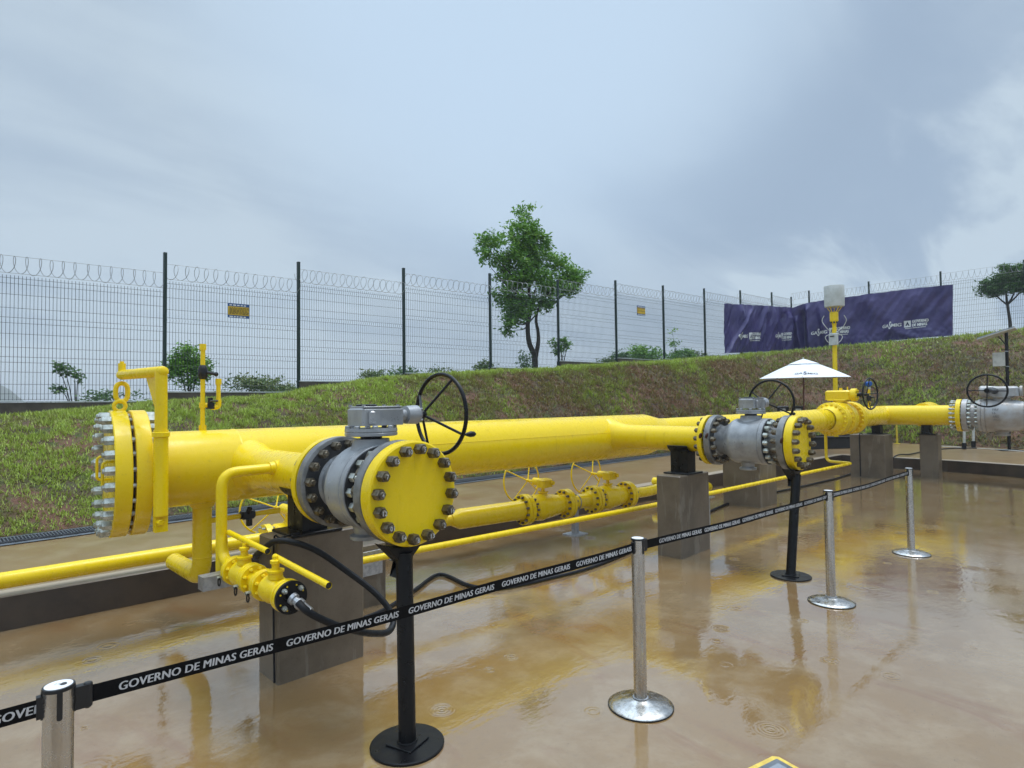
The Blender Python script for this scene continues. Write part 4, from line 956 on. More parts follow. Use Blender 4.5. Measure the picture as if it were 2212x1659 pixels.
for y0, y1, z0, z1 in ((3.87, 3.30, .895, .873), (3.21, 2.62, .86, .826)):
    lv = MB().tube([(LX+.02, y0, z0), (LX+.02, y1, z1)], .0165, 16, cap=False); lv.build('lever', 'yellow_paint', dl)
    MB().cyl((LX+.02, y1+.004, z1), (LX+.02, y1+.02, z1+.0004), .0145, 12).build('lever_bore', 'black_plastic', dl)
MB().box((1.40, 3.81, .635), (.37, .09, .08)).build('support_arm', 'galvanised', dl, 0)
for q in ((LX-.075, 3.71, .675), (LX-.075, 3.46, .675), (LX-.075, 3.29, .675)):
    MB().tube([Vector(q)+Vector((-.02+.006*math.sin(t), -.01, -.024+.022*math.cos(t))) for t in [2*PI*i/14 for i in range(14)]], .004, 6, closed=True).build('bonding_wire', 'black_rubber', dl)
    MB().lathe(q, (-1, 0, 0), [(0, .010), (.03, .010)], 6).build('bonding_bolt', 'zinc_steel', dl, 0)
# hose
hs = thing('hose', 'thick black hose clamped to the drain line and looping back over the nearest pier', 'hose', (1.9, 3.0, .38))
HP = [(1.378, 2.90, .690), (1.40, 2.86, .655), [1.47, 2.85, 0.599], [1.604, 2.86, 0.515], [1.8, 2.92, 0.417], [1.96, 2.98, 0.37], [2.035, 3.06, 0.42], [1.985, 3.16, 0.54], [1.86, 3.30, 0.68], [1.73, 3.40, 0.80], [1.61, 3.47, 0.862], [1.545, 3.56, 0.862], [1.515, 3.66, 0.80], (1.52, 3.78, .74), (1.60, 3.93, .70), (1.72, 4.05, .66)]
MB().tube(resample(HP, 8), .0185, 14).build('rubber_hose', 'black_rubber', hs)
hd_ = Vector((1.43, 2.83, .63))-Vector((1.375, 2.96, .70)); 
MB().lathe((1.375, 2.963, .700), hd_, [(0, .030), (.02, .030), (.022, .022), (.04, .022), (.045, .028), (.07, .028), (.075, .022), (.13, .022)], 12).build('coupling', 'galvanised', hs, 30)
# cables on the slab
cb = MB().tube(resample([(2.2, 4.12, .018), (2.7, 4.2, .018), (3.2, 4.45, .018), (3.65, 4.67, .018), (3.61, 4.21, .018), (3.68, 3.98, .018), (3.83, 3.89, .018), (4.23, 3.81, .018), (4.93, 3.75, .018), (6.3, 3.92, .018), (8.46, 4.31, .018), (9.87, 4.45, .018), (11.38, 4.29, .018), (13.18, 4.16, .018), (14.43, 4.15, .018), (15.9, 4.25, .018), (16.35, 3.95, .05), (16.68, 3.72, .30), (17.4, 3.6, .285), (18.9, 3.5, .285), (20.0, 3.2, .285), (20.6, 2.7, .285)], 8), .017, 8).build('cable', 'black_rubber', None)
tagit(cb, 'black cable trailing along the wet slab behind the piers and over the kerb', 'cable')
for pts_, lab in (([(1.72, 3.60, .878), (1.60, 3.60, .868), (1.566, 3.62, .84), (1.566, 3.62, .3), (1.566, 3.61, .01)], 'thin black earth cable down the left edge of the nearest pier'),
                 ([(14.45, 3.84, .91), (14.30, 3.86, .90), (14.292, 3.86, .5), (14.292, 3.86, .02)], 'thin black earth cable down the face of the wide far pier')):
    e_ = MB().tube(resample(pts_, 4), .006 if pts_[0][0] < 5 else .010, 6).build('earth_cable', 'black_rubber', None); tagit(e_, lab, 'cable', 'earth cables on the piers')
# ------------------------------------------------------------------ thin bypass pipe
tp_ = thing('bypass_pipe', 'long thin yellow pipe running low in front of the raised slab', 'pipe', (2.7, 4.3, .3))
MB().tube(fillet([(1.9, 4.34, .42), (2.71, 4.29, .42), (6.24, 3.95, .42), (12.9, 3.63, .42), (13.07, 4.14, .42), (13.07, 4.14, 1.15)], .12, 7), .029, 18).build('pipe', 'yellow_paint', tp_, 50)
for x, y in ((7.55, 3.885),): MB().box((x, y, .375), (.22, .10, .02)).box((x, y, .19), (.05, .05, .37)).build('pipe_rest', 'galvanised', tp_, 0)
MB().lathe((7.5, 3.888, .42), (1, -.05, 0), [(0, .03), (.004, .034), (.02, .034), (.024, .03)], 18).build('clamp', 'yellow_paint', tp_)
# low pipe on the kerb at the left
lp = thing('low_pipe', 'yellow pipe lying low over the kerb at the left edge', 'pipe', (0, 5.95, .26))
MB().tube(fillet([(-3.5, 6.1, .372), (.48, 5.985, .372), (1.75, 5.935, .372), (3.1, 5.88, .372), (3.9, 5.25, .40), (4.2, 5.10, .41)], .3, 6), .0625, 26).build('pipe', 'yellow_paint', lp, 50)
MB().box((2.95, 5.9, .30), (.12, .16, .09)).build('pipe_rest', 'pier_concrete', lp, 0)
# ------------------------------------------------------------------ pair of small yellow gate valves behind
def hw_yellow(parent, hub, rim_c, R_, axis, n=4, ph=20, mat='yellow_paint', rt=.010):
    hub, rim_c = Vector(hub), Vector(rim_c); o = MB().torus(rim_c, axis, R_, rt, 48, 8).build('handwheel', mat, parent)
    u, w_, d = frame(axis); MB().lathe(hub-d*.02, d, [(0, .02), (.04, .02)], 12).build('hub', mat, o, 30)
    for k in range(n):
        a = math.radians(ph+360/n*k); MB().tube([hub, rim_c+R_*(math.cos(a)*u+math.sin(a)*w_)], rt*.75, 8).build('spoke', mat, o)
    return o
MD = (Vector((6.87, 4.73, .405))-Vector((4.19, 5.10, .41))).normalized()
def mp(x): s = (x-4.19)/MD.x; return Vector((4.19, 5.10, .41))+MD*s
mpipe = thing('valve_run_pipe', 'thicker yellow pipe feeding the two small yellow valves behind the near cover', 'pipe', (4.2, 5.1, .2))
MB().lathe(mp(4.15), MD, [(0, .0625), (.10, .11), (.90, .112), (.95, .125)], 32).build('pipe', 'yellow_paint', mpipe, 50)
MB().lathe(mp(5.105), MD, [(0, .172), (.004, .178), (.036, .178), (.04, .175)], 48).build('flange', 'yellow_paint', mpipe, 30)
def yellow_valve(xa, xb, label):
    t_ = thing('yellow_valve', label, 'valve', tuple(mp(xa)-Vector((0, 0, .2))), 0, 'small yellow valves with gear wheels'); L_ = (mp(xb)-mp(xa)).length
    MB().lathe(mp(xa), MD, [(0, .175), (.004, .178), (.045, .178), (.05, .174)], 48).build('flange', 'yellow_paint', t_, 30)
    MB().lathe(mp(xb), -MD, [(0, .175), (.004, .178), (.045, .178), (.05, .174)], 48).build('flange', 'yellow_paint', t_, 30)
    MB().lathe(mp(xa)+MD*.045, MD, [(0, .11), (.05, .105), (.09, .15), (.15, .155), (.18, .16), (.20, .16), (.205, .145), (.30, .145), (L_-.17, .12), (L_-.11, .105), (L_-.09, .12)], 44, False).build('body', 'yellow_paint', t_, 40)
    bolt_ring(t_, None, mp(xa), MD, .150, 12, -.045, .05, .032, 'oily_steel', 'stud_bolt', .5, ext=.006)
    bolt_ring(t_, None, mp(xa), MD, .128, 12, .13, .131, .030, 'oily_steel', 'joint_bolt', 0, ext=.004)
    bolt_ring(t_, None, mp(xb), MD, .150, 12, -.05, .045, .032, 'oily_steel', 'stud_bolt', .5, ext=.006)
    c = mp((xa*.56+xb*.44)); z = c.z
    mb = MB(); mb.lathe((c.x, c.y, z+.13), (0, 0, 1), [(0, .06), (.03, .05), (.045, .065), (.055, .065), (.058, .022), (.10, .022), (.105, .07), (.118, .07)], 20); mb.build('stem', 'yellow_paint', t_, 30)
    pn = Vector((-MD.y, MD.x, 0))
    mb = MB(); mb.cyl((c.x+.02, c.y-.06, z+.29), (c.x+.02, c.y+.16, z+.29), .048, 20).bbox((c.x, c.y-.03, z+.29), (.16, .13, .10), 0, .014).lathe((c.x+.06, c.y-.10, z+.29), (0, -1, 0), [(0, .028), (.02, .028)], 6).cyl((c.x+.09, c.y, z+.29), (c.x+.13, c.y, z+.29), .013, 8)
    mb.build('gearbox', 'yellow_paint', t_, 32)
    mb = MB(); mb.cyl((c.x+.02, c.y+.16, z+.29), (c.x+.02, c.y+.26, z+.29), .016, 10); mb.build('shaft', 'yellow_paint', t_, 32)
    hw_yellow(t_, (c.x+.02, c.y+.27, z+.29), (c.x+.0, c.y+.36, z+.29), .28, (0.12, 1, 0), 4, 30)
    return t_
yellow_valve(5.15, 5.80, 'small yellow valve with gear wheel, the left one of the pair')
yellow_valve(6.27, 6.90, 'small yellow valve with gear wheel, the right one of the pair')
sp_ = thing('spool_pipe', 'short yellow flanged spool clamped on the post between the two small valves', 'pipe', tuple(mp(6.0)-Vector((0, 0, .2))))
MB().lathe(mp(5.805), MD, [(0, .174), (.004, .178), (.036, .178), (.04, .11), (.07, .09), (.38, .09), (.41, .12), (.425, .178), (.455, .178), (.46, .174)], 44).build('spool', 'yellow_paint', sp_, 30)
MB().torus(mp(5.98), MD, .094, .006, 28, 6).build('clamp_band', 'galvanised', sp_)
po = thing('pipe_post', 'short galvanised square post on a bolted foot under the spool', 'support', (5.97, 4.87, 0))
MB().bbox((5.97, 4.87, .006), (.24, .22, .012), 0, .002).build('foot_plate', 'galvanised', po, 0)
MB().bbox((5.97, 4.87, .16), (.07, .07, .30), 0, .004).build('upright', 'galvanised', po, 0)
mpr = thing('valve_run_outlet', 'yellow pipe with reducer leaving the right small valve towards the middle pier', 'pipe', tuple(mp(7.0)-Vector((0, 0, .2))))
MB().lathe(mp(6.905), MD, [(0, .174), (.004, .178), (.036, .178), (.04, .13), (.10, .11), (.20, .075), (.24, .07)], 40).build('reducer', 'yellow_paint', mpr, 30)
MB().tube(fillet([tuple(mp(7.1)), tuple(mp(7.4)), (7.9, 4.62, .46), (8.3, 4.55, .46), (8.9, 4.5, .30), (9.0, 5.6, .30)], .18, 6), .07, 24).build('pipe', 'yellow_paint', mpr, 50)
# third gear wheel, behind the drain line
tv_ = thing('yellow_valve', 'yellow gear valve half hidden behind the nearest pier, wheel under the big pipe', 'valve', (2.75, 5.9, .26), 0)
MB().lathe((2.45, 5.9, .372), (1, 0, 0), [(0, .14), (.06, .14), (.062, .09), (.12, .13), (.34, .13), (.40, .09), (.402, .14), (.46, .14)], 36).build('body', 'yellow_paint', tv_, 30)
bolt_ring(tv_, None, (2.45, 5.9, .372), (1, 0, 0), .115, 8, -.001, .062, .026, 'zinc_steel', 'stud_bolt', .5)
mb = MB(); mb.cyl((2.70, 5.9, .48), (2.70, 5.9, .60), .03, 14).cyl((2.70, 5.78, .62), (2.70, 6.02, .62), .052, 20).bbox((2.76, 5.88, .62), (.14, .14, .11), 0, .014); mb.build('gearbox', 'yellow_paint', tv_, 32)
mb = MB(); mb.cyl((2.70, 6.02, .62), (2.68, 6.14, .62), .016, 10); mb.build('shaft', 'yellow_paint', tv_)
hw_yellow(tv_, (2.68, 6.14, .62), (2.62, 6.26, .60), .25, (.12, 1, 0), 4, 35)
# ------------------------------------------------------------------ large yellow flanged valve on the far stretch
def sp(x): s = (x-H1.x)/SD.x; return H1+SD*s
bv = thing('yellow_flanged_valve', 'large all yellow flanged valve with upright black handwheel before the far piers', 'valve', tuple(Vector((12.9, 3.8, .9))))
def ylathe(x, prof, name, n=64, sm=30): return MB().lathe(sp(x), SD, prof, n, False).build(name, 'yellow_paint', bv, sm)
ylathe(12.28, [(0, SR_), (.10, .235), (.17, .26), (.20, .30), (.21, .322), (.215, .325), (.29, .325), (.292, .31), (.298, .31), (.30, .325), (.375, .325), (.378, .31), (.38, .22)], 'inlet_flange')
ylathe(12.66, [(0, .24), (.12, .25), (.17, .29), (.18, .322), (.25, .322), (.252, .31), (.258, .31), (.26, .322), (.33, .322), (.332, .26)], 'body_flange')
ylathe(12.99, [(0, .26), (.12, .245), (.22, .215), (.26, .25)], 'body', 64, 50)
ylathe(13.25, [(0, .24), (.003, .31), (.075, .325), (.077, .31), (.083, .31), (.085, .325), (.16, .325), (.163, .31), (.17, .22), (.25, SR_)], 'outlet_flange')
bolt_ring(bv, None, sp(12.49), SD, .282, 20, 0, .17, .052, 'yellow_paint', 'stud_bolt', .5, ext=.004)
bolt_ring(bv, None, sp(12.84), SD, .280, 20, 0, .15, .046, 'yellow_paint', 'stud_bolt', .5, ext=.004)
bolt_ring(bv, None, sp(13.25), SD, .282, 20, -.0, .16, .052, 'yellow_paint', 'stud_bolt', .5, ext=.004)
MB().lathe(sp(13.66), SD, [(0, SR_), (1.2, SR_)], 48, False).build('outlet_pipe', 'yellow_paint', bv, 50)
c = sp(12.98)
mb = MB(); mb.lathe((c.x, c.y, c.z+.24), (0, 0, 1), [(0, .12), (.05, .10), (.08, .10), (.085, .13), (.11, .13)], 28); mb.build('stem_neck', 'yellow_paint', bv, 30)
mb = MB(); mb.bbox((c.x, c.y+.04, c.z+.46), (.20, .46, .19), 0, .03).bbox((c.x, c.y+.05, c.z+.362), (.26, .34, .03), 0, .01).cyl((c.x, c.y-.18, c.z+.46), (c.x, c.y-.29, c.z+.46), .125, 28, .012)
for k in range(6): a = 2*PI*k/6; mb.lathe((c.x+.09*math.cos(a), c.y-.29, c.z+.46+.09*math.sin(a)), (0, -1, 0), [(0, .016), (.014, .016)], 6)
mb.cyl((c.x, c.y-.0, c.z+.555), (c.x, c.y, c.z+.60), .03, 10).cyl((c.x, c.y-.12, c.z+.555), (c.x, c.y-.12, c.z+.62), .012, 8)
mb.build('gearbox', 'yellow_paint', bv, 30)
MB().lathe((c.x, c.y-.29, c.z+.46), (0, -1, 0), [(0, .03), (.03, .03), (.035, .05), (.07, .045), (.075, .02), (.20, .02)], 16).build('shaft', 'black_paint', bv, 30)
wc = Vector((13.03, c.y-.50, c.z+.475)); o_ = MB().torus(wc, (-.18, -1, 0), .295, .016, 52, 10).build('handwheel', 'black_paint', bv)
for k in range(4):
    a = PI/2*k+.03; u, w_, d = frame((-.18, -1, 0)); MB().tube([wc+Vector((0, .06, 0)), wc+.295*(math.cos(a)*u+math.sin(a)*w_)], .009, 8).build('spoke', 'black_paint', o_)
# cross pipe with elbow to the far silver valve
cp = thing('cross_pipe', 'short yellow cross pipe with mitred corner leading to the silver valve', 'pipe', (14.95, 3.2, 1.1))
E_ = sp(14.75)
MB().tube(fillet([tuple(sp(14.62)), (14.97, 3.59, 1.303), (14.97, 3.0, 1.306), (14.97, 2.27, 1.31)], .22, 10), SR_, 48).build('pipe', 'yellow_paint', cp, 50)
MB().lathe((14.97, 2.30, 1.31), (0, -1, 0), [(0, SR_), (.03, .24), (.05, .32), (.055, .325), (.125, .325), (.13, .32)], 64).build('end_flange', 'yellow_paint', cp, 30)
mb = MB(); mb.lathe((15.0, 2.85, 1.31), (1, .06, 0), [(0, .24), (.25, .255), (.85, .262), (.855, .268), (.875, .268), (.88, .262), (1.0, .25), (1.10, .20), (1.16, .12), (1.18, .0)], 48); mb.build('capped_tee', 'yellow_paint', cp, 40)
# silver valve at the right edge
sv = thing('silver_valve', 'stained silver ball valve with thin black handwheel cut off by the right edge', 'valve', (14.97, 1.4, .9))
M_ = Matrix.Translation((14.97, 2.166, 1.31)) 
def sl_(y, prof, name, mat='silver_paint', n=64, sm=32): return MB(M_).lathe((0, y, 0), (0, -1, 0), prof, n).build(name, mat, sv, sm)
sl_(0, [(0, .26), (.008, .26)], 'gasket', 'dark_flange_face')
sl_(-.01, [(0, .318), (.005, .325), (.085, .325), (.09, .318), (.094, .24), (.16, .225), (.21, .23), (.25, .27)], 'end_flange')
sl_(-.262, [(0, .30), (.004, .315), (.055, .315), (.058, .305), (.062, .305), (.065, .325), (.12, .33), (.123, .315), (.13, .315), (.135, .325), (.40, .318), (.60, .29), (.70, .26), (.74, .25)], 'body', sm=40)
sl_(-1.02, [(0, .31), (.005, .325), (.09, .325), (.095, .318), (.10, .325), (.18, .325)], 'far_flange')
bolt_ring(sv, M_, (0, .135, 0), (0, -1, 0), .283, 20, 0, .24, .056, 'zinc_steel', 'stud_bolt', .5, ext=.006)
bolt_ring(sv, M_, (0, -.262, 0), (0, -1, 0), .275, 20, 0, .002, .048, 'zinc_steel', 'joint_bolt', .5, ext=.006)
bolt_ring(sv, M_, (0, -1.02, 0), (0, -1, 0), .283, 20, 0, .18, .056, 'zinc_steel', 'stud_bolt', .5, ext=.006)
mb = MB(M_); mb.lathe((0, -.62, .28), (0, 0, 1), [(0, .15), (.06, .13), (.07, .19), (.10, .19)], 32); mb.build('stem_neck', 'silver_paint', sv, 30)
mb = MB(M_); mb.bbox((-.02, -.66, .47), (.26, .46, .19), 0, .04).cyl((-.12, -.45, .47), (-.12, -.30, .47), .11, 20, .02).lathe((-.02, -.42, .38), (0, 0, 1), [(0, .14), (.17, .15), (.19, .12)], 24)
mb.cyl((-.02, -.90, .47), (-.02, -.94, .47), .10, 16); mb.build('gearbox', 'silver_paint', sv, 30)
MB(M_).lathe((-.15, -.54, .475), (-1, 0, 0), [(0, .055), (.10, .06), (.14, .05), (.30, .022), (.99, .022)], 16).build('shaft', 'black_paint', sv, 30)
wc = Vector((13.82, 1.63, 1.785)); o_ = MB().torus(wc, (1, 0, 0), .29, .0165, 56, 10).build('handwheel', 'black_paint', sv)
MB().lathe(wc+Vector((-.03, 0, 0)), (1, 0, 0), [(0, .04), (.07, .055), (.2, .05)], 18).build('hub', 'black_paint', o_, 30)
for k in range(4):
    a = PI/2*k+.04; MB().tube([wc, wc+Vector((0, .29*math.cos(a), .29*math.sin(a)))], .0095, 8).build('spoke', 'black_paint', o_)
MB(M_).lathe((0, -.62, -.30), (0, 0, -1), [(0, .10), (.05, .095), (.055, .12), (.09, .12)], 28).build('drain_boss', 'silver_paint', sv, 30)
for i, (s_, z, wd_) in enumerate((('FRF', .10, .10), ('16', .03, .05), ('A002', -.04, .10), ('WCC', -.10, .12))):
    tv, tf = text_mesh(s_, 0, .02); MB().add([(14.97-.326*math.cos((z+y*.045)/.33)-.004, 1.66-x*wd_, 1.31+.33*math.sin((z+y*.045)/.33)) for x, y in tv], tf).build('cast_lettering', 'flange_grey', sv, 0)

# ------------------------------------------------------------------ crowd barrier
SP = [(.297, 2.062, 0), (2.855, 1.887, 0), (5.376, 1.695, 0), (7.621, 1.59, 0)]
SLAB = ['nearest steel barrier post, cut off at the lower left corner', 'second steel barrier post, standing left of the middle pier on its domed base',
        'third steel barrier post, just right of the further black jack stand', 'last steel barrier post, the farthest to the right']
def stanchion(loc, label, ang):
    t_ = thing('barrier_post', label, 'barrier post', loc, ang, 'steel belt barrier posts'); M_ = WM[t_]
    MB(M_).lathe((0, 0, 0), (0, 0, 1), [(0, .172), (.006, .175), (.010, .173), (.020, .150), (.034, .09), (.042, .045), (.046, .040)], 64).build('base', 'brushed_steel', t_, 60)
    MB(M_).lathe((0, 0, 0), (0, 0, 1), [(0, .176), (.007, .1775)], 64).build('base_rim', 'black_rubber', t_, 60)
    MB(M_).lathe((0, 0, .04), (0, 0, 1), [(0, .043), (.012, .043), (.014, .0365)], 36).build('base_collar', 'galvanised', t_, 30)
    MB(M_).lathe((0, 0, .045), (0, 0, 1), [(0, .0355), (.862, .0355)], 40, False).build('tube', 'brushed_steel', t_, 60)
    cp_ = MB(M_).lathe((0, 0, .905), (0, 0, 1), [(0, .0375), (.004, .038), (.009, .037)], 40).build('cap', 'black_plastic', t_, 30)
    MB(M_).lathe((0, 0, .9142), (0, 0, 1), [(0, .0325), (.0012, .0325)], 40).build('cap_label', 'white_label', cp_, 30)
    for k in range(4):
        a = PI/2*k; d = Vector((math.cos(a), math.sin(a), 0)); s_ = Vector((-d.y, d.x, 0))
        mb = MB(M_); vs = []; n = 8
        for off_ in (.0335, .0385):
            vs += [d*off_+s_*.0065+Vector((0, 0, .905)), d*off_-s_*.0065+Vector((0, 0, .905))]
            vs += [d*off_-s_*.0065*math.cos(PI*i/n)+Vector((0, 0, .838-.0065*math.sin(PI*i/n))) for i in range(n+1)]
        k2 = n+3; mb.add(vs, [tuple(range(k2, 2*k2)), tuple(reversed(range(k2)))]+[(i, (i+1) % k2, k2+(i+1) % k2, k2+i) for i in range(k2)]); mb.build('slot', 'black_plastic', t_, 0)
    return t_
base_ang = math.atan2(SP[1][1]-SP[0][1], SP[1][0]-SP[0][0])
s1 = stanchion(SP[0], SLAB[0], base_ang)
for i in (1, 2, 3): copy_tree(s1, SP[i], base_ang, SLAB[i])
# round maker's mark on the near cap: dark ring and small script
capM = Matrix.Translation(Vector(SP[0])); 
capo = [x for x in kids(s1) if x.name.startswith('cap')][0]
ev = Vector((math.sin(YAW), -math.cos(YAW), 0)); fv = Vector((math.cos(YAW), math.sin(YAW), 0)); cc = Vector((SP[0][0], SP[0][1], .9162))
MB().torus(cc+ev*.011+fv*.004, (0, 0, 1), .0062, .0016, 20, 6).sph(cc+ev*.011+fv*.004, .0035, 8, (1, 1, .2)).build('printed_mark', 'dark_flange_face', capo, 30)
for s_, o1, sz, wd_ in (('r', .002, .010, .008), ('indoor', -.008, .004, .011)):
    tv, tf = text_mesh(s_); MB().add([cc+ev*(o1+(y-.5)*sz)-fv*((x-.5)*wd_)+Vector((0, 0, .0006)) for x, y in tv], tf).build('printed_mark', 'dark_flange_face', capo, 0)
TW = .048; TC = .868
tv, tf = text_mesh('GOVERNO DE MINAS GERAIS', .10, 0, 1.04)
def tape(a, b_, label, first, period, sag=.012, ends=True, zA=0, zB=0, tmax=None):
    a = Vector(a); b_ = Vector(b_); d = b_-a; Ln = d.length; dn = d.normalized(); nm = Vector((dn.y, -dn.x, 0)); A = a+dn*.040; B_ = b_-dn*.040; Ln = (B_-A).length
    def T(s, v, lift=0):
        q = s/Ln; z = TC+lerp(zA, zB, q)-sag*4*q*(1-q)+.002*math.sin(s*5); tw = .10*math.sin(s*1.7+a.x)
        return A+dn*s+nm*(lift+.003*math.sin(s*3.1)+tw*v*TW)+Vector((0, 0, z+v*TW))
    t_ = thing('barrier_tape', label, 'tape', tuple(A.lerp(B_, .5)+Vector((0, 0, TC-.03))), 0, 'black printed barrier tapes')
    n = int(Ln/.02); mb = MB(); vs = []
    for i in range(n+1): vs += [T(Ln*i/n, -.5), T(Ln*i/n, .5), T(Ln*i/n, .5, -.0012), T(Ln*i/n, -.5, -.0012)]
    mb.add(vs, [(i*4+j, i*4+(j+1) % 4, i*4+4+(j+1) % 4, i*4+4+j) for i in range(n) for j in range(4)]+[(0, 1, 2, 3)]); mb.build('webbing', 'tape_cloth', t_, 60)
    s = first
    while s < Ln+.3:
        pts = [(s+x*.435, (y-.5)*.50) for x, y in tv]; keepf = [f for f in tf if all(0 < pts[i][0] < Ln for i in f)]
        if keepf:
            mb = MB()
            for sh, lf in ((-.0011, .0012), (.0, .0014), (.0011, .0016)): mb.add([T(min(max(q[0]+sh, 0), Ln), q[1], lf) for q in pts], keepf)
            mb.build('printed_words', 'tape_ink', t_, 0)
        s += period
    mb = MB(); mb.box(A+dn*.012+Vector((0, 0, TC+zA)), (.03, .022, .062), math.atan2(dn.y, dn.x)); mb.lathe(A+dn*.026+Vector((0, 0, TC+zA-.036)), (0, 0, 1), [(0, .006), (.006, .0115), (.066, .0115), (.07, .009)], 16); mb.build('tape_end', 'black_plastic', t_, 30)
    mb = MB(); mb.box(B_+Vector((0, 0, TC+zB)), (.016, .02, .058), math.atan2(dn.y, dn.x)); mb.build('tape_slot', 'black_plastic', t_, 0)
    return t_
s0 = (-2.2, 2.23, 0)
tape(s0, SP[0], 'black barrier tape reading GOVERNO, running off the lower left edge', 2.322-.486*5, .486, .008, zA=.03)
tape(SP[0], SP[1], 'longest lettered black barrier tape, crossing in front of the near valve stand', .10, .4815, .010)
tape(SP[1], SP[2], 'lettered black barrier tape passing in front of the middle pier', .155, .470, .010)
tape(SP[2], SP[3], 'shortest lettered black barrier tape between the last two posts', .06, .46, .012)

# ------------------------------------------------------------------ far right equipment
um = thing('parasol', 'open white parasol on a reddish wooden pole in front of the bank', 'parasol', (16.75, 5.85, PLAT))
MB().cyl((16.75, 5.85, PLAT), (16.8, 5.82, 2.66), .019, 12).build('pole', 'wood_pole', um)
n = 8; vs = []; R_ = 1.10; ux = 16.8; uy = 5.82; SUB = 6; rows = 9
def canopy(r0, r1, ztop, zedge, name, off=0):
    mb = MB(); vs = []; m_ = n*SUB
    for j in range(rows+1):
        q = j/rows; rr = lerp(r0, r1, q); zz = ztop-(ztop-zedge)*(q**1.12)
        for i in range(m_):
            a = 2*PI*(i/m_)+.3; fr_ = (i % SUB)/SUB; sagp = math.sin(PI*fr_); r_ = rr*(1-.055*sagp)
            tilt = .02*math.cos(a-.5)*rr
            vs.append((ux+r_*math.cos(a), uy+r_*math.sin(a), zz-.028*sagp*q+tilt+(.028*sagp if j == rows else 0)))
    if j == rows: pass
    fs = [(j*m_+i, j*m_+(i+1) % m_, (j+1)*m_+(i+1) % m_, (j+1)*m_+i) for j in range(rows) for i in range(m_)]
    k = len(vs); vs += [(x, y, z-.006) for x, y, z in vs]; fs += [tuple(reversed([q+k for q in f])) for f in fs]
    return mb.add(vs, fs).build(name, 'canopy_cloth', um, 50)
cn = canopy(.30, R_, 2.615, 2.24, 'canopy'); canopy(.02, .38, 2.74, 2.605, 'top_vent')
MB().sph((ux, uy, 2.755), .025, 10).build('finial', 'plastic_white', um)
for k in range(8):
    a = 2*PI*k/8+.3; MB().tube([(ux+.03*math.cos(a), uy+.03*math.sin(a), 2.60), (ux+R_*.97*math.cos(a), uy+R_*.97*math.sin(a), 2.235)], .008, 6).build('rib', 'wood_pole', um)
cdir = Vector((-ux, -uy, 0)).normalized(); cs = Vector((cdir.y, -cdir.x, 0))*-1
def on_canopy(a, q):
    rr = lerp(.30, R_, q); zz = 2.615-(2.615-2.24)*(q**1.12); fa = ((a-.3)/(2*PI)*n) % 1; sagp = math.sin(PI*fa); r_ = rr*(1-.055*sagp)
    return Vector((ux+r_*math.cos(a), uy+r_*math.sin(a), zz-.028*sagp*q+.02*math.cos(a-.5)*rr+.012))
a0 = math.atan2(-uy, -ux)
for s_, x0, x1, y0, y1 in (('GA', -.05, .12, 0, .6), ('S', .13, .21, -.2, 1), ('MIG', .22, .45, 0, .6)):
    tv2, tf2 = text_mesh(s_, .1, .02); MB().add([on_canopy(a0-.18+lerp(x0, x1, x)*1.25, .80-lerp(y0, y1, y)*.16) for x, y in tv2], tf2).build('canopy_lettering', 'navy_ink', cn, 0)
# tall pole with a white drum
tp2 = thing('sensor_pole', 'tall yellow pole carrying a white drum and small grey box behind the parasol', 'pole', (19.0, 5.74, PLAT))
MB().cyl((19, 5.74, PLAT), (19, 5.70, 3.75), .062, 20).build('pole', 'yellow_paint', tp2)
mb = MB(); mb.lathe((19, 5.70, 3.72), (0, 0, 1), [(0, .05), (.03, .05), (.12, .06), (.20, .10), (.22, .115), (.46, .115), (.48, .09)], 24); mb.build('pole_head', 'yellow_paint', tp2, 35)
for k in range(3):
    a = 2.6+k*.8; MB().box((19+.105*math.cos(a), 5.70+.105*math.sin(a), 3.885), (.02, .045, .05), a).build('slot', 'black_plastic', tp2, 0)
MB().lathe((19, 5.68, 4.34), (0, 0, 1), [(0, .20), (.01, .255), (.05, .265), (.60, .268), (.615, .26), (.62, .23)], 40).build('drum', 'plastic_white', tp2, 30)
for k in range(5):
    a = 2*PI*k/5+.3; MB().tube([(19+.07*math.cos(a), 5.70+.07*math.sin(a), 4.16), (19+.20*math.cos(a), 5.68+.20*math.sin(a), 4.345)], .012, 6).build('drum_bracket', 'yellow_paint', tp2)
for s_ in (-1, 1):
    MB().tube(resample([(19-.5*.3*s_, 5.70+.22*s_, 4.10), (19-.5*.36*s_, 5.70+.27*s_, 3.95), (19-.2*s_, 5.70+.16*s_, 3.75), (18.93, 5.70+.06*s_, 3.6)], 6), .010, 6).build('wire', 'plastic_white', tp2)
    MB().tube(resample([(18.93, 5.70+.10*s_, 3.56), (18.93-.08*s_, 5.70+.20*s_, 3.48), (18.93-.06*s_, 5.70+.17*s_, 3.36), (18.92, 5.70+.10*s_, 3.28)], 6), .010, 6).build('wire', 'plastic_white', tp2)
MB().bbox((18.90, 5.70, 3.40), (.12, .24, .34), -.3, .02).build('junction_box', 'box_grey', tp2, 30)
MB().box((18.83, 5.72, 3.48), (.008, .13, .025), -.3).build('display', 'black_plastic', tp2, 0)
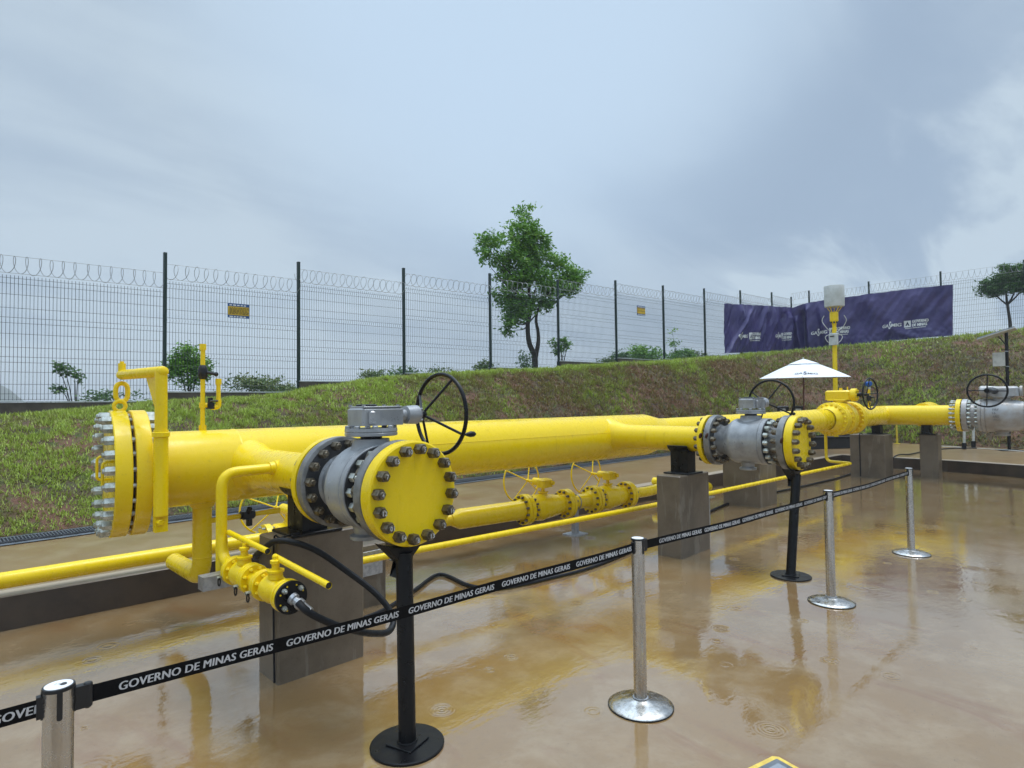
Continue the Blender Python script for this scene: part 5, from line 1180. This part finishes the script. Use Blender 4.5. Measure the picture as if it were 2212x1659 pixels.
# solar pole
sp2 = thing('solar_pole', 'black pole with a tilted solar panel and pale box at the right edge', 'pole', (20.5, 2.0, PLAT))
MB().cyl((20.5, 2.0, PLAT), (20.4, 1.96, 3.42), .038, 16).build('pole', 'black_paint', sp2)
MB().bbox((20.5, 2.0, PLAT+.01), (.5, .5, .02), .4, .004).build('base_plate', 'black_paint', sp2, 0)
R3 = Matrix.Rotation(math.radians(-17), 3, 'X')
MB().box((20.2, 2.13, 3.34), (.62, .80, .03), R=R3).build('solar_panel', 'solar_glass', sp2, 0)
MB().box((20.2, 2.13, 3.315), (.64, .82, .02), R=R3).build('panel_frame', 'plastic_white', sp2, 0)
MB().tube([(20.35, 1.98, 3.05), (20.25, 2.12, 3.27)], .014, 8).build('panel_strut', 'black_paint', sp2)
MB().bbox((20.36, 2.13, 2.66), (.16, .26, .36), .1, .012).build('control_box', 'box_grey', sp2, 0)
for z in (2.46, 2.86): MB().lathe((20.42, 1.97, z), (0, 0, 1), [(0, .042), (.02, .042)], 16).build('strap', 'galvanised', sp2)
for i, (x, y, lab) in enumerate(((20.3, 2.93, 'pale support leg with black foot below the silver valve, left of two'), (21.3, 2.86, 'pale support leg with black foot below the silver valve, right of two'))):
    t_ = thing('support_leg', lab, 'support', (x, y, PLAT), 0, 'pale support legs'); MB().cyl((x, y, PLAT+.02), (x+.03, y-.02, 1.15), .032, 12).build('tube', 'plastic_white', t_); MB().cyl((x, y, PLAT), (x, y, PLAT+.17), .055, 12).build('foot', 'black_rubber', t_)
# yellow guard frame, black skid, blue transmitter
gf = thing('guard_frame', 'thin yellow tube frame standing behind the wide far pier', 'frame', (21.8, 5.1, PLAT))
P_ = [Vector((21.55, 4.78, PLAT)), Vector((22.6, 5.45, PLAT)), Vector((21.3, 5.35, PLAT)), Vector((22.1, 5.9, PLAT))]
up = Vector((0, 0, .76))
for q in P_[:3]: MB().tube([q, q+up], .028, 10).build('leg', 'pale_yellow_paint', gf)
MB().tube([P_[0]+up, P_[1]+up, P_[2]+up, P_[0]+up], .026, 10).build('rail', 'pale_yellow_paint', gf)
MB().tube([P_[0]+up*.8, P_[2]+up*.8], .02, 8).build('rail', 'pale_yellow_paint', gf)
MB().bbox((21.55, 4.78, PLAT+.01), (.14, .14, .02), 0, .003).build('foot_plate', 'pale_yellow_paint', gf, 0)
sk = thing('black_skid', 'flat black boxy platform on the raised slab behind the yellow flanged valve', 'platform', (18.6, 6.0, PLAT))
a, b_ = Vector((17.6, 6.85, 0)), Vector((20.2, 5.0, 0)); dd = b_-a; rz = math.atan2(dd.y, dd.x)
MB().bbox((18.95, 5.95, PLAT+.15), (dd.length, .9, .30), rz, .02).build('deck', 'black_plastic', sk, 0)
for s_ in (-.46, .46): MB().box((18.95-math.sin(rz)*s_, 5.95+math.cos(rz)*s_, PLAT+.30), (dd.length*.98, .05, .06), rz).build('edge_beam', 'black_paint', sk, 0)
fl_ = thing('floodlight', 'small black floodlight pair above the skid, left of the yellow flanged valve', 'lamp', (17.2, 6.4, 1.2))
MB().cyl((17.55, 6.45, PLAT+.30), (17.5, 6.45, 1.35), .022, 10).build('mast', 'black_paint', fl_)
for dy in (-.22, .20):
    MB().bbox((17.5, 6.45+dy, 1.38), (.14, .30, .22), .3, .03).build('lamp_head', 'black_plastic', fl_, 0); MB().bbox((17.41, 6.42+dy, 1.36), (.02, .14, .10), .3, .004).build('lamp_lens', 'plastic_white', fl_, 0)
tx = thing('transmitter', 'blue topped gauge on a yellow stem seen through the upright black handwheel', 'gauge', (13.80, 3.53, 1.5))
MB().cyl((13.80, 3.53, 1.49), (13.80, 3.53, 1.62), .022, 12).cyl((13.80, 3.53, 1.74), (13.80, 3.53, 1.86), .028, 12).build('stem', 'yellow_paint', tx)
MB().bbox((13.80, 3.53, 1.68), (.08, .08, .11), 0, .015).cyl((13.76, 3.43, 1.69), (13.80, 3.53, 1.69), .02, 8).build('needle_valve', 'black_plastic', tx, 30)
MB().cyl((13.80, 3.53, 1.86), (13.80, 3.53, 1.90), .035, 14).build('collar', 'plastic_white', tx)
MB().cyl((13.76, 3.48, 1.97), (13.84, 3.60, 1.97), .045, 18, .008).sph((13.80, 3.53, 1.95), .05, 12).build('housing', 'blue_housing', tx, 30)
# yellow framed floor plate at the bottom edge
fp = thing('floor_plate', 'square slate coloured floor plate with a yellow rim at the bottom edge', 'plate', (2.655, 1.035, 0), math.radians(-14))
M_ = WM[fp]
MB(M_).bbox((0, 0, .004), (.42, .42, .010), 0, .02).build('rim', 'plate_yellow', fp, 0)
MB(M_).bbox((0, 0, .0115), (.33, .33, .006), 0, .004).build('centre', 'plate_slate', fp, 0)
MB(M_).bbox((0, 0, .0155), (.27, .27, .004), 0, .003).build('raised_pad', 'solar_glass', fp, 0)
# conduits on the slab by the pole
wr = MB().tube(resample([(19.2, .6, .28), (19.9, 1.4, .275), (20.3, 2.1, .28), (20.7, 2.9, .275), (20.9, 3.6, .28), (21.2, 4.0, .275)], 8), .012, 6).build('thin_wire', 'plastic_white', None); tagit(wr, 'thin pale wire lying along the foot of the right hand bank', 'wire')
# ------------------------------------------------------------------ misty air
mh = bpy.data.materials.new('haze'); mh.use_nodes = True; t = mh.node_tree
for n_ in list(t.nodes):
    if n_.type == 'BSDF_PRINCIPLED': t.nodes.remove(n_)
pv = t.nodes.new('ShaderNodeVolumePrincipled'); pv.inputs['Density'].default_value = HAZE; pv.inputs['Color'].default_value = (.93, .96, 1, 1); pv.inputs['Anisotropy'].default_value = .1
o_ = [n_ for n_ in t.nodes if n_.type == 'OUTPUT_MATERIAL'][0]; t.links.new(pv.outputs[0], o_.inputs['Volume'])
MATS['haze'] = mh
MB().box((0, 0, -26), (2200, 2200, 102)).build('haze', 'haze', None, 0)
bpy.data.objects['haze']['kind'] = 'stuff'
